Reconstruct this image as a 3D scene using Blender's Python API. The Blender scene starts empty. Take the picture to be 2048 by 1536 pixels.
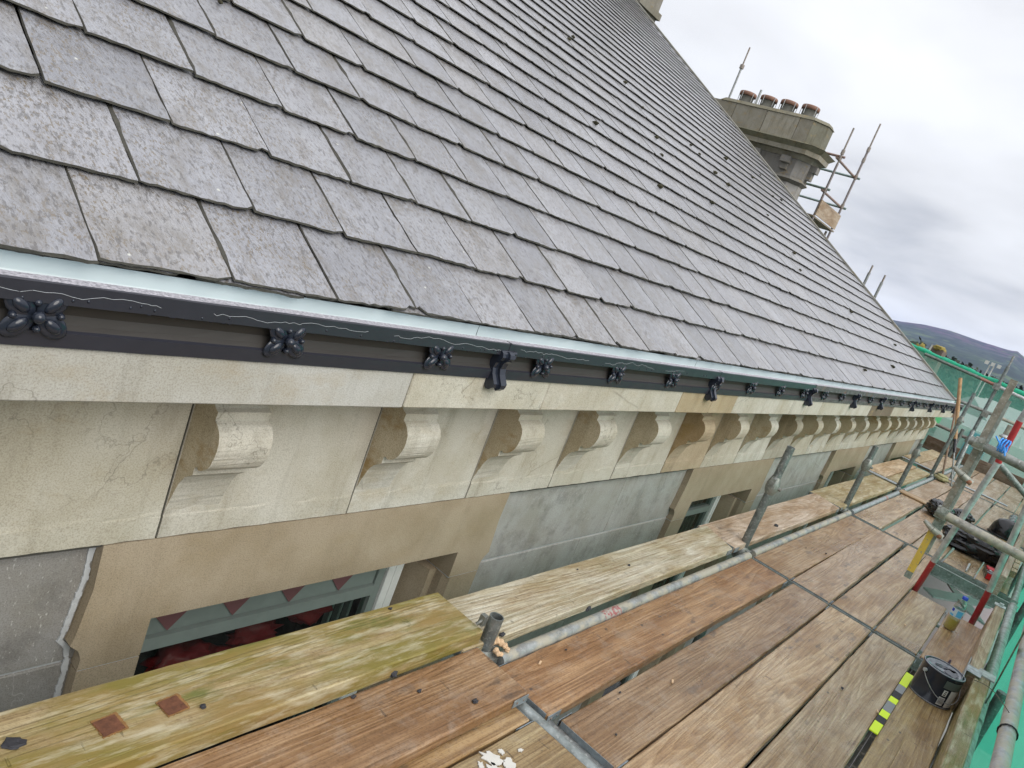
import bpy, math, random
from mathutils import Vector, Matrix, noise as mn
random.seed(7)
S = bpy.context.scene
COL = S.collection
H = 1.355                                   # camera height over the scaffold deck
# ---------------------------------------------------------------- camera
RM = ((0.59750559, -0.03803923, -0.80096198), (-0.72067027, 0.41250769, -0.55719996), (0.35159843, 0.91015956, 0.2190619))
cd = bpy.data.cameras.new("camera"); cam = bpy.data.objects.new("camera", cd); COL.objects.link(cam)
m4 = Matrix(RM).to_4x4(); m4.translation = (0, 0, H); cam.matrix_world = m4
cd.sensor_width = 36; cd.lens = 1502.76 / 2048 * 36; cd.clip_start = .02; cd.clip_end = 12000
S.camera = cam
S.render.resolution_x = 1024; S.render.resolution_y = 768
# ---------------------------------------------------------------- sky, sun, exposure
SUN_EL, SUN_AZ = 38, -97                    # high sun veiled by cloud, over the street side
W = bpy.data.worlds.new("World"); S.world = W; W.use_nodes = True
def sky_nodes():
    nt = W.node_tree; N = nt.nodes; L = nt.links; N.clear()
    out = N.new("ShaderNodeOutputWorld"); bg = N.new("ShaderNodeBackground")
    sky = N.new("ShaderNodeTexSky"); sky.sky_type = 'NISHITA'; sky.sun_disc = False
    sky.sun_elevation = math.radians(SUN_EL); sky.sun_rotation = math.radians(90 - SUN_AZ)
    skb = N.new("ShaderNodeVectorMath"); skb.operation = 'SCALE'; skb.inputs[3].default_value = .10
    L.new(sky.outputs[0], skb.inputs[0])
    tc = N.new("ShaderNodeTexCoord"); sep = N.new("ShaderNodeSeparateXYZ"); L.new(tc.outputs['Generated'], sep.inputs[0])
    def M(op, a, b=None, c=None):
        n = N.new("ShaderNodeMath"); n.operation = op
        for i, v in enumerate((a, b, c)):
            if v is None: continue
            if isinstance(v, (int, float)): n.inputs[i].default_value = v
            else: L.new(v, n.inputs[i])
        return n.outputs[0]
    z = M('MAXIMUM', sep.outputs[2], 0.0); d = M('ADD', z, .16)
    cx = M('DIVIDE', sep.outputs[0], d); cy = M('DIVIDE', sep.outputs[1], d)
    cv = N.new("ShaderNodeCombineXYZ"); L.new(cx, cv.inputs[0]); L.new(cy, cv.inputs[1])
    def noise(sc, det, ro, off):
        mp = N.new("ShaderNodeMapping"); mp.inputs[1].default_value = off; L.new(cv.outputs[0], mp.inputs[0])
        t = N.new("ShaderNodeTexNoise"); t.inputs['Scale'].default_value = sc; t.inputs['Detail'].default_value = det
        t.inputs['Roughness'].default_value = ro; t.inputs['Distortion'].default_value = .25; L.new(mp.outputs[0], t.inputs[0]); return t.outputs[0]
    a = noise(.42, 4, .5, (3.1, 1.7, 0)); b = noise(1.3, 5, .5, (8, 2, 4))
    s = M('ADD', M('MULTIPLY', a, .60), M('MULTIPLY', b, .40))
    r = N.new("ShaderNodeValToRGB"); L.new(s, r.inputs[0])
    e = r.color_ramp.elements; e[0].position = .38; e[0].color = (.43, .44, .47, 1); e[1].position = .575; e[1].color = (.74, .75, .77, 1)
    m = e.new(.475); m.color = (.635, .64, .655, 1)
    # overcast sky: brighter towards the zenith
    g = M('ADD', M('ADD', M('MULTIPLY', z, .55), .66), M('MULTIPLY', M('POWER', M('SUBTRACT', 1.0, z), 22.0), .36))
    cl = N.new("ShaderNodeVectorMath"); cl.operation = 'SCALE'; L.new(r.outputs[0], cl.inputs[0]); L.new(g, cl.inputs[3])
    mx = N.new("ShaderNodeMix"); mx.data_type = 'RGBA'; mx.inputs[0].default_value = .93
    L.new(skb.outputs[0], mx.inputs[6]); L.new(cl.outputs[0], mx.inputs[7])
    L.new(mx.outputs[2], bg.inputs[0]); bg.inputs[1].default_value = 1.0
    L.new(bg.outputs[0], out.inputs[0])
sky_nodes()
ld = bpy.data.lights.new("sun", 'SUN'); ld.energy = 1.35; ld.angle = math.radians(45); ld.color = (1, .95, .88)
sun = bpy.data.objects.new("sun", ld); COL.objects.link(sun)
_d = Vector((math.cos(math.radians(SUN_EL)) * math.cos(math.radians(SUN_AZ)), math.cos(math.radians(SUN_EL)) * math.sin(math.radians(SUN_AZ)), math.sin(math.radians(SUN_EL))))
sun.rotation_euler = _d.to_track_quat('Z', 'Y').to_euler()
S.view_settings.view_transform = 'Standard'; S.view_settings.look = 'None'; S.view_settings.gamma = 1
S.view_settings.exposure = 0.86; S.view_settings.use_curve_mapping = False
S.cycles.use_denoising = True
S.cycles.max_bounces = 8; S.cycles.transparent_max_bounces = 12; S.cycles.volume_bounces = 0

# ---------------------------------------------------------------- material helpers
class NT:
    def __init__(s, name):
        s.m = bpy.data.materials.new(name); s.m.use_nodes = True
        s.N = s.m.node_tree.nodes; s.L = s.m.node_tree.links
        s.b = s.N["Principled BSDF"]; s.out = s.N["Material Output"]
        s.b.inputs['Specular IOR Level'].default_value = .5
    def node(s, t, **k):
        n = s.N.new(t)
        for a, v in k.items(): setattr(n, a, v)
        return n
    def set(s, sock, v):
        if v is None: return
        if hasattr(v, 'is_output') or hasattr(v, 'links'): s.L.new(v, sock)
        elif isinstance(v, tuple) and len(v) == 3 and sock.type == 'RGBA': sock.default_value = (*v, 1)
        else: sock.default_value = v
    def math(s, op, a, b=None, clamp=False):
        n = s.node("ShaderNodeMath", operation=op); n.use_clamp = clamp
        s.set(n.inputs[0], a); s.set(n.inputs[1], b); return n.outputs[0]
    def obj(s): return s.node("ShaderNodeTexCoord").outputs['Object']
    def rnd(s): return s.node("ShaderNodeObjectInfo").outputs['Random']
    def tint(s): return s.node("ShaderNodeObjectInfo").outputs['Color']
    def vec(s, src=None, scale=(1, 1, 1), off=None, shift=37.0):
        src = src or s.obj()
        c = s.node("ShaderNodeVectorMath", operation='SCALE'); c.inputs[0].default_value = (shift, shift * .7, shift * .4)
        s.L.new(s.rnd(), c.inputs[3])
        a = s.node("ShaderNodeVectorMath", operation='ADD'); s.L.new(src, a.inputs[0]); s.L.new(c.outputs[0], a.inputs[1])
        mm = s.node("ShaderNodeVectorMath", operation='MULTIPLY'); s.L.new(a.outputs[0], mm.inputs[0]); mm.inputs[1].default_value = scale
        return mm.outputs[0]
    def noise(s, v, sc=1, det=4, ro=.55, dist=0):
        t = s.node("ShaderNodeTexNoise"); s.L.new(v, t.inputs[0]); t.inputs['Scale'].default_value = sc
        t.inputs['Detail'].default_value = det; t.inputs['Roughness'].default_value = ro; t.inputs['Distortion'].default_value = dist
        return t.outputs[0]
    def voro(s, v, sc, feat='F1', rand=1):
        t = s.node("ShaderNodeTexVoronoi", feature=feat); s.L.new(v, t.inputs[0]); t.inputs['Scale'].default_value = sc
        t.inputs['Randomness'].default_value = rand; return t.outputs['Distance']
    def ramp(s, f, *pts):
        n = s.node("ShaderNodeValToRGB"); s.L.new(f, n.inputs[0]); e = n.color_ramp.elements
        while len(e) < len(pts): e.new(.5)
        for i, (p, c) in enumerate(pts):
            e[i].position = p; e[i].color = (c, c, c, 1) if isinstance(c, (int, float)) else (*c, 1)
        return n.outputs[0]
    def mix(s, f, a, b, mode='MIX'):
        n = s.node("ShaderNodeMix", data_type='RGBA', blend_type=mode); s.set(n.inputs[0], f); s.set(n.inputs[6], a); s.set(n.inputs[7], b)
        return n.outputs[2]
    def bump(s, h, st=.3, d=.01):
        n = s.node("ShaderNodeBump"); n.inputs['Strength'].default_value = st; n.inputs['Distance'].default_value = d
        s.L.new(h, n.inputs['Height']); s.L.new(n.outputs[0], s.b.inputs['Normal'])
    def fin(s, col=None, ro=None, metal=None):
        s.set(s.b.inputs['Base Color'], col); s.set(s.b.inputs['Roughness'], ro); s.set(s.b.inputs['Metallic'], metal); return s.m

def m_plain(name, col, ro=.6, metal=0.0, var=.15, sc=8, bump=0):
    n = NT(name); v = n.vec(scale=(1, 1, 1)); f = n.noise(v, sc, 5, .6)
    c = n.mix(f, tuple(x * (1 - var) for x in col), tuple(min(1, x * (1 + var)) for x in col))
    if bump: n.bump(f, bump, .004)
    return n.fin(c, ro, metal)

def m_wood(name, wet=1.0, moss=0.0, spots=1.0):
    n = NT(name)
    base = n.tint(); v = n.vec(scale=(1, 1, 1))
    warp = n.noise(n.vec(scale=(.9, 5, 5)), 1.0, 2, .5)
    # growth rings cut lengthwise: contour lines of a stretched noise
    rings = n.math('FRACT', n.math('MULTIPLY', n.noise(n.vec(scale=(.26, 4.6, 4.6)), 1.0, 2.2, .45), 30.0))
    rings = n.ramp(rings, (0, .0), (.55, .75), (.85, 1.0), (1, .15))
    fine = n.noise(n.vec(scale=(3.5, 210, 130)), 1.0, 5, .7)
    broad = n.noise(n.vec(scale=(2.2, 9, 9)), 1.0, 5, .62)
    dirt = n.noise(v, 14, 6, .68)
    c = n.mix(n.math('MULTIPLY', rings, .58), base, n.mix(1.0, base, (.56, .46, .34), 'MULTIPLY'))
    c = n.mix(n.math('MULTIPLY', n.ramp(fine, (.44, 0), (.62, 1)), .62), c, n.mix(1.0, c, (.40, .34, .28), 'MULTIPLY'))
    c = n.mix(n.ramp(broad, (.40, 0), (.60, .9)), c, n.mix(1.0, c, (.66, .55, .41), 'MULTIPLY'))
    c = n.mix(n.math('MULTIPLY', n.ramp(dirt, (.5, 0), (.66, 1)), .22), c, (.42, .37, .31))
    gr = n.noise(v, 130, 3, .7); c = n.mix(n.math('MULTIPLY', n.ramp(gr, (.5, 0), (.68, 1)), .5), c, n.mix(1.0, c, (.45, .38, .32), 'MULTIPLY'))
    # dark smears and drips of paint and mud, sparse
    sm = n.noise(n.vec(scale=(8, 22, 20)), 1.0, 4, .6); gate = n.noise(n.vec(scale=(1.3, 3, 3)), 1.0, 2, .5)
    sm = n.math('MULTIPLY', n.ramp(sm, (.56, 0), (.66, 1)), n.ramp(gate, (.46, 0), (.60, 1)))
    c = n.mix(n.math('MULTIPLY', sm, .62 * spots), c, (.055, .042, .036))
    dk = n.voro(n.vec(scale=(9, 15, 12)), 1.0)
    dk = n.math('MULTIPLY', n.ramp(dk, (.06, 1), (.10, 0)), n.ramp(n.noise(v, 6, 2), (.52, 0), (.56, 1)))
    c = n.mix(n.math('MULTIPLY', dk, .75 * spots), c, (.03, .03, .035))
    # saw nicks and cracks across and along
    nk = n.noise(n.vec(scale=(55, 9, 9)), 1.0, 2, .5); ng = n.noise(n.vec(scale=(5, 14, 14)), 1.0, 2, .5)
    nk = n.math('MULTIPLY', n.ramp(nk, (.66, 0), (.70, 1)), n.ramp(ng, (.56, 0), (.62, 1)))
    c = n.mix(n.math('MULTIPLY', nk, .55), c, (.06, .045, .035))
    if moss:
        ms = n.noise(n.vec(scale=(2.0, 7, 7)), 1.0, 5, .65)
        c = n.mix(n.math('MULTIPLY', n.ramp(ms, (.40, 0), (.60, 1)), moss), c, (.20, .165, .035))
        ms2 = n.noise(n.vec(scale=(3.0, 12, 9), shift=61.), 1.0, 5, .7)
        c = n.mix(n.math('MULTIPLY', n.ramp(ms2, (.52, 0), (.66, 1)), moss * .8), c, (.10, .125, .02))
        oc = n.noise(n.vec(scale=(3, 9, 9), shift=131.), 1.0, 5, .65); c = n.mix(n.math('MULTIPLY', n.ramp(oc, (.50, 0), (.64, 1)), moss * .7), c, (.26, .17, .05))
        wh = n.noise(n.vec(scale=(5, 30, 20), shift=91.), 1.0, 5, .7)
        c = n.mix(n.math('MULTIPLY', n.ramp(wh, (.5, 0), (.66, 1)), .55), c, (.60, .56, .42))
    h = n.math('ADD', n.math('MULTIPLY', rings, .5), n.math('MULTIPLY', fine, .9))
    h = n.math('SUBTRACT', h, n.math('MULTIPLY', nk, 1.2))
    if wet > .9: n.b.inputs['Coat Weight'].default_value = .22; n.b.inputs['Coat Roughness'].default_value = .25
    n.bump(h, .8, .003)
    ro = n.ramp(n.noise(n.vec(scale=(1.6, 4, 4), shift=11.), 1.0, 4, .6), (.38, .24 + .4 * (1 - wet)), (.60, .56))
    return n.fin(c, ro)

def m_stone(name, speck=.55, streak=.4, rough=.9, crack=.5, lich=.25, dark=(.10, .09, .07)):
    n = NT(name); base = n.tint(); v = n.vec(scale=(1, 1, 1))
    f = n.noise(v, 230, 4, .8); c = n.mix(n.math('MULTIPLY', n.ramp(f, (.46, 0), (.62, 1)), speck), base, n.mix(1.0, base, (.45, .42, .38), 'MULTIPLY'))
    f2 = n.noise(v, 4.0, 6, .62); c = n.mix(n.ramp(f2, (.40, 0), (.62, .8)), c, n.mix(1.0, c, (.80, .77, .70), 'MULTIPLY'))
    st = n.noise(n.vec(scale=(14, 14, 1.6)), 1.0, 5, .65)
    c = n.mix(n.math('MULTIPLY', n.ramp(st, (.52, 0), (.70, 1)), streak), c, n.mix(1.0, c, (.52, .50, .46), 'MULTIPLY'))
    li = n.noise(n.vec(scale=(5, 5, 9), shift=51.), 1.0, 6, .7)
    c = n.mix(n.math('MULTIPLY', n.ramp(li, (.55, 0), (.70, 1)), lich), c, (.30, .22, .10))
    if name == 'grey_ashlar':
        fk = n.noise(n.vec(scale=(150, 150, 60), shift=71.), 1.0, 3, .6); fg = n.noise(v, 3, 2)
        c = n.mix(n.math('MULTIPLY', n.ramp(fk, (.64, 0), (.70, .55)), n.ramp(fg, (.42, 0), (.6, 1))), c, (.62, .62, .58))
        dr = n.noise(v, 9, 5, .7); c = n.mix(n.ramp(dr, (.50, 0), (.66, .55)), c, n.mix(1.0, c, (.55, .54, .54), 'MULTIPLY'))
    if crack:
        wv = n.noise(v, 6, 4, .6)
        wc = n.node("ShaderNodeVectorMath", operation='ADD'); n.L.new(v, wc.inputs[0])
        w3 = n.node("ShaderNodeVectorMath", operation='SCALE'); w3.inputs[0].default_value = (.35, .35, .35); n.L.new(wv, w3.inputs[3]); n.L.new(w3.outputs[0], wc.inputs[1])
        cr = n.voro(wc.outputs[0], 2.1, 'DISTANCE_TO_EDGE'); gt = n.noise(n.vec(scale=(1.4, 1.4, 1.4), shift=23.), 1.0, 2)
        cr = n.math('MULTIPLY', n.ramp(cr, (.0, 1), (.008, 0)), n.ramp(gt, (.52, 0), (.58, 1)))
        c = n.mix(n.math('MULTIPLY', cr, crack), c, dark)
    n.bump(n.math('ADD', n.math('MULTIPLY', f, .5), n.math('MULTIPLY', n.noise(v, 60, 4, .6), .7)), .35, .0025)
    return n.fin(c, rough)

def m_slate():
    n = NT("slate"); o = n.obj()
    isl = n.node("ShaderNodeNewGeometry").outputs['Random Per Island']
    r = n.math('FRACT', n.math('ADD', n.math('MULTIPLY', n.rnd(), 7.31), n.math('MULTIPLY', isl, 3.7)))
    cs = n.node("ShaderNodeVectorMath", operation='SCALE'); cs.inputs[0].default_value = (41, 23, 17); n.L.new(r, cs.inputs[3])
    ad = n.node("ShaderNodeVectorMath", operation='ADD'); n.L.new(o, ad.inputs[0]); n.L.new(cs.outputs[0], ad.inputs[1])
    def V(sc):
        mm = n.node("ShaderNodeVectorMath", operation='MULTIPLY'); n.L.new(ad.outputs[0], mm.inputs[0]); mm.inputs[1].default_value = sc; return mm.outputs[0]
    base = n.ramp(r, (0, (.225, .232, .256)), (.3, (.305, .313, .342)), (.6, (.255, .262, .286)), (.8, (.340, .347, .374)), (1, (.285, .284, .295)))
    # cleavage ripple lying at a slant across each slate
    w = n.node("ShaderNodeTexWave", wave_type='BANDS', bands_direction='DIAGONAL'); n.L.new(V((1, .35, .5)), w.inputs[0])
    w.inputs['Scale'].default_value = 52; w.inputs['Distortion'].default_value = 9; w.inputs['Detail'].default_value = 4; w.inputs['Detail Scale'].default_value = 2.4
    c = n.mix(n.math('MULTIPLY', w.outputs['Fac'], .42), base, n.mix(1.0, base, (.66, .65, .66), 'MULTIPLY'))
    big = n.noise(V((3, 2.2, 2)), 1.0, 4, .6)
    c = n.mix(n.ramp(big, (.4, 0), (.66, .6)), c, n.mix(1.0, c, (.70, .69, .70), 'MULTIPLY'))
    bl = n.noise(V((11, 6, 6)), 1.0, 5, .7); c = n.mix(n.math('MULTIPLY', n.ramp(bl, (.49, 0), (.64, 1)), .58), c, (.135, .12, .10))
    li2 = n.noise(V((22, 13, 9)), 1.0, 4, .7); c = n.mix(n.math('MULTIPLY', n.ramp(li2, (.52, 0), (.68, 1)), .35), c, (.36, .37, .39))
    sp = n.noise(V((120, 70, 70)), 1.0, 4, .7); sg = n.noise(V((4, 3, 3)), 1.0, 3, .6)
    sp = n.math('MULTIPLY', n.ramp(sp, (.53, 0), (.61, 1)), n.ramp(sg, (.38, .22), (.58, 1)))
    c = n.mix(n.math('MULTIPLY', sp, .9), c, (.145, .115, .075))
    dk = n.noise(V((80, 36, 30)), 1.0, 5, .7); c = n.mix(n.math('MULTIPLY', n.ramp(dk, (.53, 0), (.60, 1)), .7), c, (.085, .08, .078))
    pl = n.voro(V((10, 10, 10)), 1.0); c = n.mix(n.ramp(pl, (.03, .85), (.055, 0)), c, (.55, .56, .50))
    n.b.inputs['Coat Weight'].default_value = .45; n.b.inputs['Coat Roughness'].default_value = .28
    n.bump(n.math('ADD', w.outputs['Fac'], n.math('MULTIPLY', sp, .6)), .40, .0022)
    ro = n.ramp(n.noise(V((6, 3, 3)), 1.0, 3), (.3, .24), (.7, .44))
    return n.fin(c, ro)

def m_galv(name="galvanised", rust=.25, base=(.36, .38, .38), clay=0.0, metal=.55):
    n = NT(name); v = n.vec(scale=(1, 1, 1)); t = n.tint()
    b = n.mix(1.0, base, t, 'MULTIPLY')
    f = n.noise(v, 22, 5, .65); c = n.mix(n.ramp(f, (.35, 0), (.68, 1)), b, n.mix(1.0, b, (.52, .52, .50), 'MULTIPLY'))
    pt = n.noise(v, 70, 3, .6); c = n.mix(n.math('MULTIPLY', n.ramp(pt, (.55, 0), (.7, 1)), .5), c, (.55, .56, .54))
    ru = n.noise(v, 9, 6, .7)
    rm_ = n.math('MULTIPLY', n.ramp(ru, (.56, 0), (.66, 1)), rust); c = n.mix(rm_, c, (.17, .085, .045))
    if clay:
        cl = n.noise(n.vec(scale=(9, 16, 16), shift=19.), 1.0, 5, .65); cm = n.math('MULTIPLY', n.ramp(cl, (.42, 0), (.55, 1)), clay)
        c = n.mix(cm, c, (.40, .37, .29)); mt = n.math('MULTIPLY', n.math('SUBTRACT', 1.0, cm), metal)
    else: mt = n.math('MULTIPLY', n.math('SUBTRACT', 1.0, rm_), metal)
    n.bump(f, .25, .002)
    return n.fin(c, n.ramp(f, (.3, .38), (.7, .62)), mt)

def m_paint(name, col, ro=.3, chip=None, chipcol=(.2, .2, .2), rough_bump=.15):
    n = NT(name); v = n.vec(scale=(1, 1, 1)); f = n.noise(v, 18, 5, .6)
    c = n.mix(f, tuple(x * .82 for x in col), tuple(min(1, x * 1.15) for x in col))
    if chip:
        g = n.noise(v, 55, 5, .75); c = n.mix(n.ramp(g, (chip, 0), (chip + .03, 1)), c, chipcol)
    n.bump(f, rough_bump, .002)
    return n.fin(c, ro)

def m_net(name, col, alpha, ro=.6):
    n = NT(name); v = n.vec(scale=(1, 1, 1))
    w = n.noise(n.vec(scale=(1.2, 1.2, 2.4)), 1.0, 3, .6)
    c = n.mix(w, tuple(x * .72 for x in col), col)
    # woven threads: fine open mesh
    sep = n.node("ShaderNodeSeparateXYZ"); n.L.new(n.obj(), sep.inputs[0])
    th = n.math('SINE', n.math('MULTIPLY', sep.outputs[2], 620.)); tx = n.math('SINE', n.math('MULTIPLY', n.math('ADD', sep.outputs[0], sep.outputs[1]), 620.))
    m = n.math('MAXIMUM', th, tx); m = n.ramp(m, (.2, 0), (.9, .35))
    tr = n.node("ShaderNodeBsdfTransparent"); tl = n.node("ShaderNodeBsdfTranslucent"); n.L.new(c, tl.inputs[0])
    mixs = n.node("ShaderNodeMixShader"); mixs.inputs[0].default_value = .5
    n.L.new(n.b.outputs[0], mixs.inputs[1]); n.L.new(tl.outputs[0], mixs.inputs[2])
    fin = n.node("ShaderNodeMixShader"); n.L.new(n.math('ADD', m, alpha - .17, True), fin.inputs[0])
    n.L.new(tr.outputs[0], fin.inputs[1]); n.L.new(mixs.outputs[0], fin.inputs[2])
    n.fin(c, ro); n.L.new(fin.outputs[0], n.out.inputs[0])
    return n.m

def m_clear(name, col, trans, ro=.05):
    n = NT(name); n.b.inputs['Transmission Weight'].default_value = trans; n.b.inputs['IOR'].default_value = 1.33
    return n.fin(col, ro)

M = {}
M['wood'] = m_wood("board_wood"); M['wood_pale'] = m_wood("weathered_wood", wet=.3, spots=.8)
M['wood_moss'] = m_wood("mossy_wood", wet=.5, moss=1.0, spots=.6)
M['wood_lmoss'] = m_wood("faded_wood", wet=.4, moss=.22, spots=.5)
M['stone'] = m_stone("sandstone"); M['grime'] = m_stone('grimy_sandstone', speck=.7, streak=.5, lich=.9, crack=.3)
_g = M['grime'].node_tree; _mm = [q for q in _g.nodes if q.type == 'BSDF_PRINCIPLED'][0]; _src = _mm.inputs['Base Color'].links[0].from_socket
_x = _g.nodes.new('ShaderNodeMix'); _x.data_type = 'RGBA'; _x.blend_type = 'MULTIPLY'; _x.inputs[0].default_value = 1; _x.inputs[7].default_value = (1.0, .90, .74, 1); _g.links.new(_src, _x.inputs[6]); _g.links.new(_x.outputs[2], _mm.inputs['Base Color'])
M['ashlar'] = m_stone("grey_ashlar", speck=.6, streak=.35, crack=.35, lich=.0, dark=(.5, .5, .48), rough=.6)
M['stone_dark'] = m_stone("weathered_stone", speck=.7, streak=.6, lich=.7, crack=.6)
M['lintel'] = m_stone("buff_stone", speck=.6, streak=.2, lich=.12, crack=0)
M['slate'] = m_slate(); M['galv'] = m_galv(); M['clay'] = m_galv("clay_smeared_tube", rust=.15, clay=.85, metal=.35)
M['rusty'] = m_galv("rusty_tube", rust=.95, base=(.33, .29, .26), metal=.25)
M['strip'] = m_galv("zinc_strip", rust=.0, base=(.60, .62, .64), metal=.35)
M['iron'] = m_paint("gutter_paint", (.027, .028, .038), .33, rough_bump=.3)
M['iron_recess'] = m_paint("gutter_recess_paint", (.030, .027, .024), .6)
M['iron_gloss'] = m_paint("gloss_paint", (.018, .023, .036), .12)
M['mortar'] = m_plain("mortar", (.42, .44, .45), .9, sc=60, bump=.4)
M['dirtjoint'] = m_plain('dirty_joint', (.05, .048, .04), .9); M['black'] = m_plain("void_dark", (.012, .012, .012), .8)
M['white'] = m_paint("white_frame", (.80, .81, .80), .35); M['greenframe'] = m_paint("green_grey_frame", (.22, .26, .245), .4)
M['red'] = m_paint("red_cloth", (.32, .015, .02), .45); M['redpaint'] = m_paint("red_tube_paint", (.38, .03, .035), .4, .66, (.55, .5, .5))
M['yellow'] = m_paint("yellow_tube_paint", (.66, .44, .07), .5, .60, (.24, .25, .23))
n = NT('black_plastic'); v = n.vec(); f = n.voro(v, 16, 'DISTANCE_TO_EDGE'); n.bump(n.math('ADD', n.math('MULTIPLY', f, .6), n.noise(v, 9, 2, .5)), .45, .02); M['plastic'] = n.fin((.007, .007, .009), .16)
M['net'] = m_net("debris_net", (.30, .80, .62), .44); M['netdense'] = m_net("debris_net_dense", (.09, .74, .50), .88)

# ---------------------------------------------------------------- geometry helpers
WL = {}
def finish(o, name, mat, parent, origin, tint=None, smooth=None):
    pw = WL.get(parent.name, Vector((0, 0, 0))) if parent else Vector((0, 0, 0))
    o.location = Vector(origin) - pw; COL.objects.link(o)
    if parent: o.parent = parent
    WL[o.name] = Vector(origin)
    o.color = (*(tint or (1, 1, 1)), 1)
    return o
class MB:
    def __init__(s): s.v = []; s.f = []; s.sm = []; s.mi = []; s.cur = 0
    def add(s, vs, fs, smooth=False):
        b = len(s.v); s.v += [tuple(q) for q in vs]; s.f += [tuple(i + b for i in f) for f in fs]; s.sm += [smooth] * len(fs); s.mi += [s.cur] * len(fs)
    def box(s, x0, x1, y0, y1, z0, z1):
        s.add([(x0, y0, z0), (x1, y0, z0), (x1, y1, z0), (x0, y1, z0), (x0, y0, z1), (x1, y0, z1), (x1, y1, z1), (x0, y1, z1)],
              [(0, 3, 2, 1), (4, 5, 6, 7), (0, 1, 5, 4), (1, 2, 6, 5), (2, 3, 7, 6), (3, 0, 4, 7)])
    def obox(s, c, ax, ay, az):
        c, ax, ay, az = map(Vector, (c, ax, ay, az)); vs = []
        for k in (-1, 1):
            for i, j in ((-1, -1), (1, -1), (1, 1), (-1, 1)): vs.append(c + ax * i + ay * j + az * k)
        s.add(vs, [(0, 3, 2, 1), (4, 5, 6, 7), (0, 1, 5, 4), (1, 2, 6, 5), (2, 3, 7, 6), (3, 0, 4, 7)])
    def tube(s, p, q, r=.02415, n=14, r2=None, hollow=False, caps=True, seg=1):
        p, q = Vector(p), Vector(q); d = (q - p).normalized(); u = d.orthogonal().normalized(); w = d.cross(u); r2 = r if r2 is None else r2
        vs = []; fs = []
        for k in range(seg + 1):
            t = k / seg; cc = p.lerp(q, t); rr = r + (r2 - r) * t
            for i in range(n):
                a = 2 * math.pi * i / n; vs.append(cc + (u * math.cos(a) + w * math.sin(a)) * rr)
        for k in range(seg):
            for i in range(n): fs.append((k * n + i, k * n + (i + 1) % n, (k + 1) * n + (i + 1) % n, (k + 1) * n + i))
        s.add(vs, fs, True)
        if caps:
            e = seg * n
            if hollow:
                ri = .84; vv = []
                for cc, rr in ((q, r2), (q, r2 * ri), (q - d * .12, r2 * ri)):
                    for i in range(n):
                        a = 2 * math.pi * i / n; vv.append(cc + (u * math.cos(a) + w * math.sin(a)) * rr)
                ff = []
                for k in (0, 1):
                    for i in range(n): ff.append((k * n + i, k * n + (i + 1) % n, (k + 1) * n + (i + 1) % n, (k + 1) * n + i))
                s.add(vv, ff)
            else: s.add([vs[e + i] for i in range(n)], [tuple(range(n))])
            s.add([vs[i] for i in range(n)], [tuple(reversed(range(n)))])
    def lathe(s, c, prof, n=24, axis=(0, 0, 1), cap=True):
        c = Vector(c); d = Vector(axis).normalized(); u = d.orthogonal().normalized(); w = d.cross(u); vs = []; fs = []
        for (r, z) in prof:
            for i in range(n):
                a = 2 * math.pi * i / n; vs.append(c + d * z + (u * math.cos(a) + w * math.sin(a)) * r)
        for k in range(len(prof) - 1):
            for i in range(n): fs.append((k * n + i, k * n + (i + 1) % n, (k + 1) * n + (i + 1) % n, (k + 1) * n + i))
        s.add(vs, fs, True)
        if cap:
            s.add(vs[:n], [tuple(reversed(range(n)))]); s.add(vs[-n:], [tuple(range(n))])
    def prof_x(s, x0, x1, pts, closed=True, smooth=False, seg=1, jit=0):
        n = len(pts); vs = []; fs = []
        for k in range(seg + 1):
            x = x0 + (x1 - x0) * k / seg
            for (y, z) in pts: vs.append((x, y + random.uniform(-jit, jit), z + random.uniform(-jit, jit)))
        for k in range(seg):
            for i in range(n if closed else n - 1): fs.append((k * n + i, (k + 1) * n + i, (k + 1) * n + (i + 1) % n, k * n + (i + 1) % n))
        s.add(vs, fs, smooth)
        if closed:
            s.add(vs[:n], [tuple(range(n))]); s.add(vs[-n:], [tuple(reversed(range(n)))])
    def ell(s, c, r, n=12, m=8, rot=None):
        vs = []; fs = []; c = Vector(c)
        for j in range(m + 1):
            b = math.pi * j / m
            for i in range(n):
                a = 2 * math.pi * i / n; q = Vector((r[0] * math.sin(b) * math.cos(a), r[1] * math.sin(b) * math.sin(a), r[2] * math.cos(b)))
                if rot is not None: q = rot @ q
                vs.append(c + q)
        for j in range(m):
            for i in range(n): fs.append((j * n + i, (j + 1) * n + i, (j + 1) * n + (i + 1) % n, j * n + (i + 1) % n))
        s.add(vs, fs, True)
    def lump(s, c, r, k=.3, sub=2, fr=2.5, flat=None):
        import bmesh
        bm = bmesh.new(); bmesh.ops.create_icosphere(bm, subdivisions=sub, radius=1)
        sd = Vector((random.uniform(0, 99), random.uniform(0, 99), random.uniform(0, 99))); vs = []
        for q in bm.verts:
            d = 1 + k * mn.noise(q.co * fr + sd); p = Vector((q.co.x * r[0] * d, q.co.y * r[1] * d, q.co.z * r[2] * d))
            if flat is not None and p.z < flat: p.z = flat
            vs.append(p + Vector(c))
        fs = [[q.index for q in f.verts] for f in bm.faces]; bm.free(); s.add(vs, fs, sub > 2)
    def mesh(s, name, origin):
        o = Vector(origin); me = bpy.data.meshes.new(name)
        me.from_pydata([Vector(q) - o for q in s.v], [], s.f); me.update()
        me.polygons.foreach_set("use_smooth", s.sm); me.polygons.foreach_set("material_index", s.mi)
        import bmesh
        bm = bmesh.new(); bm.from_mesh(me); bmesh.ops.recalc_face_normals(bm, faces=bm.faces); bm.to_mesh(me); bm.free()
        return me
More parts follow.
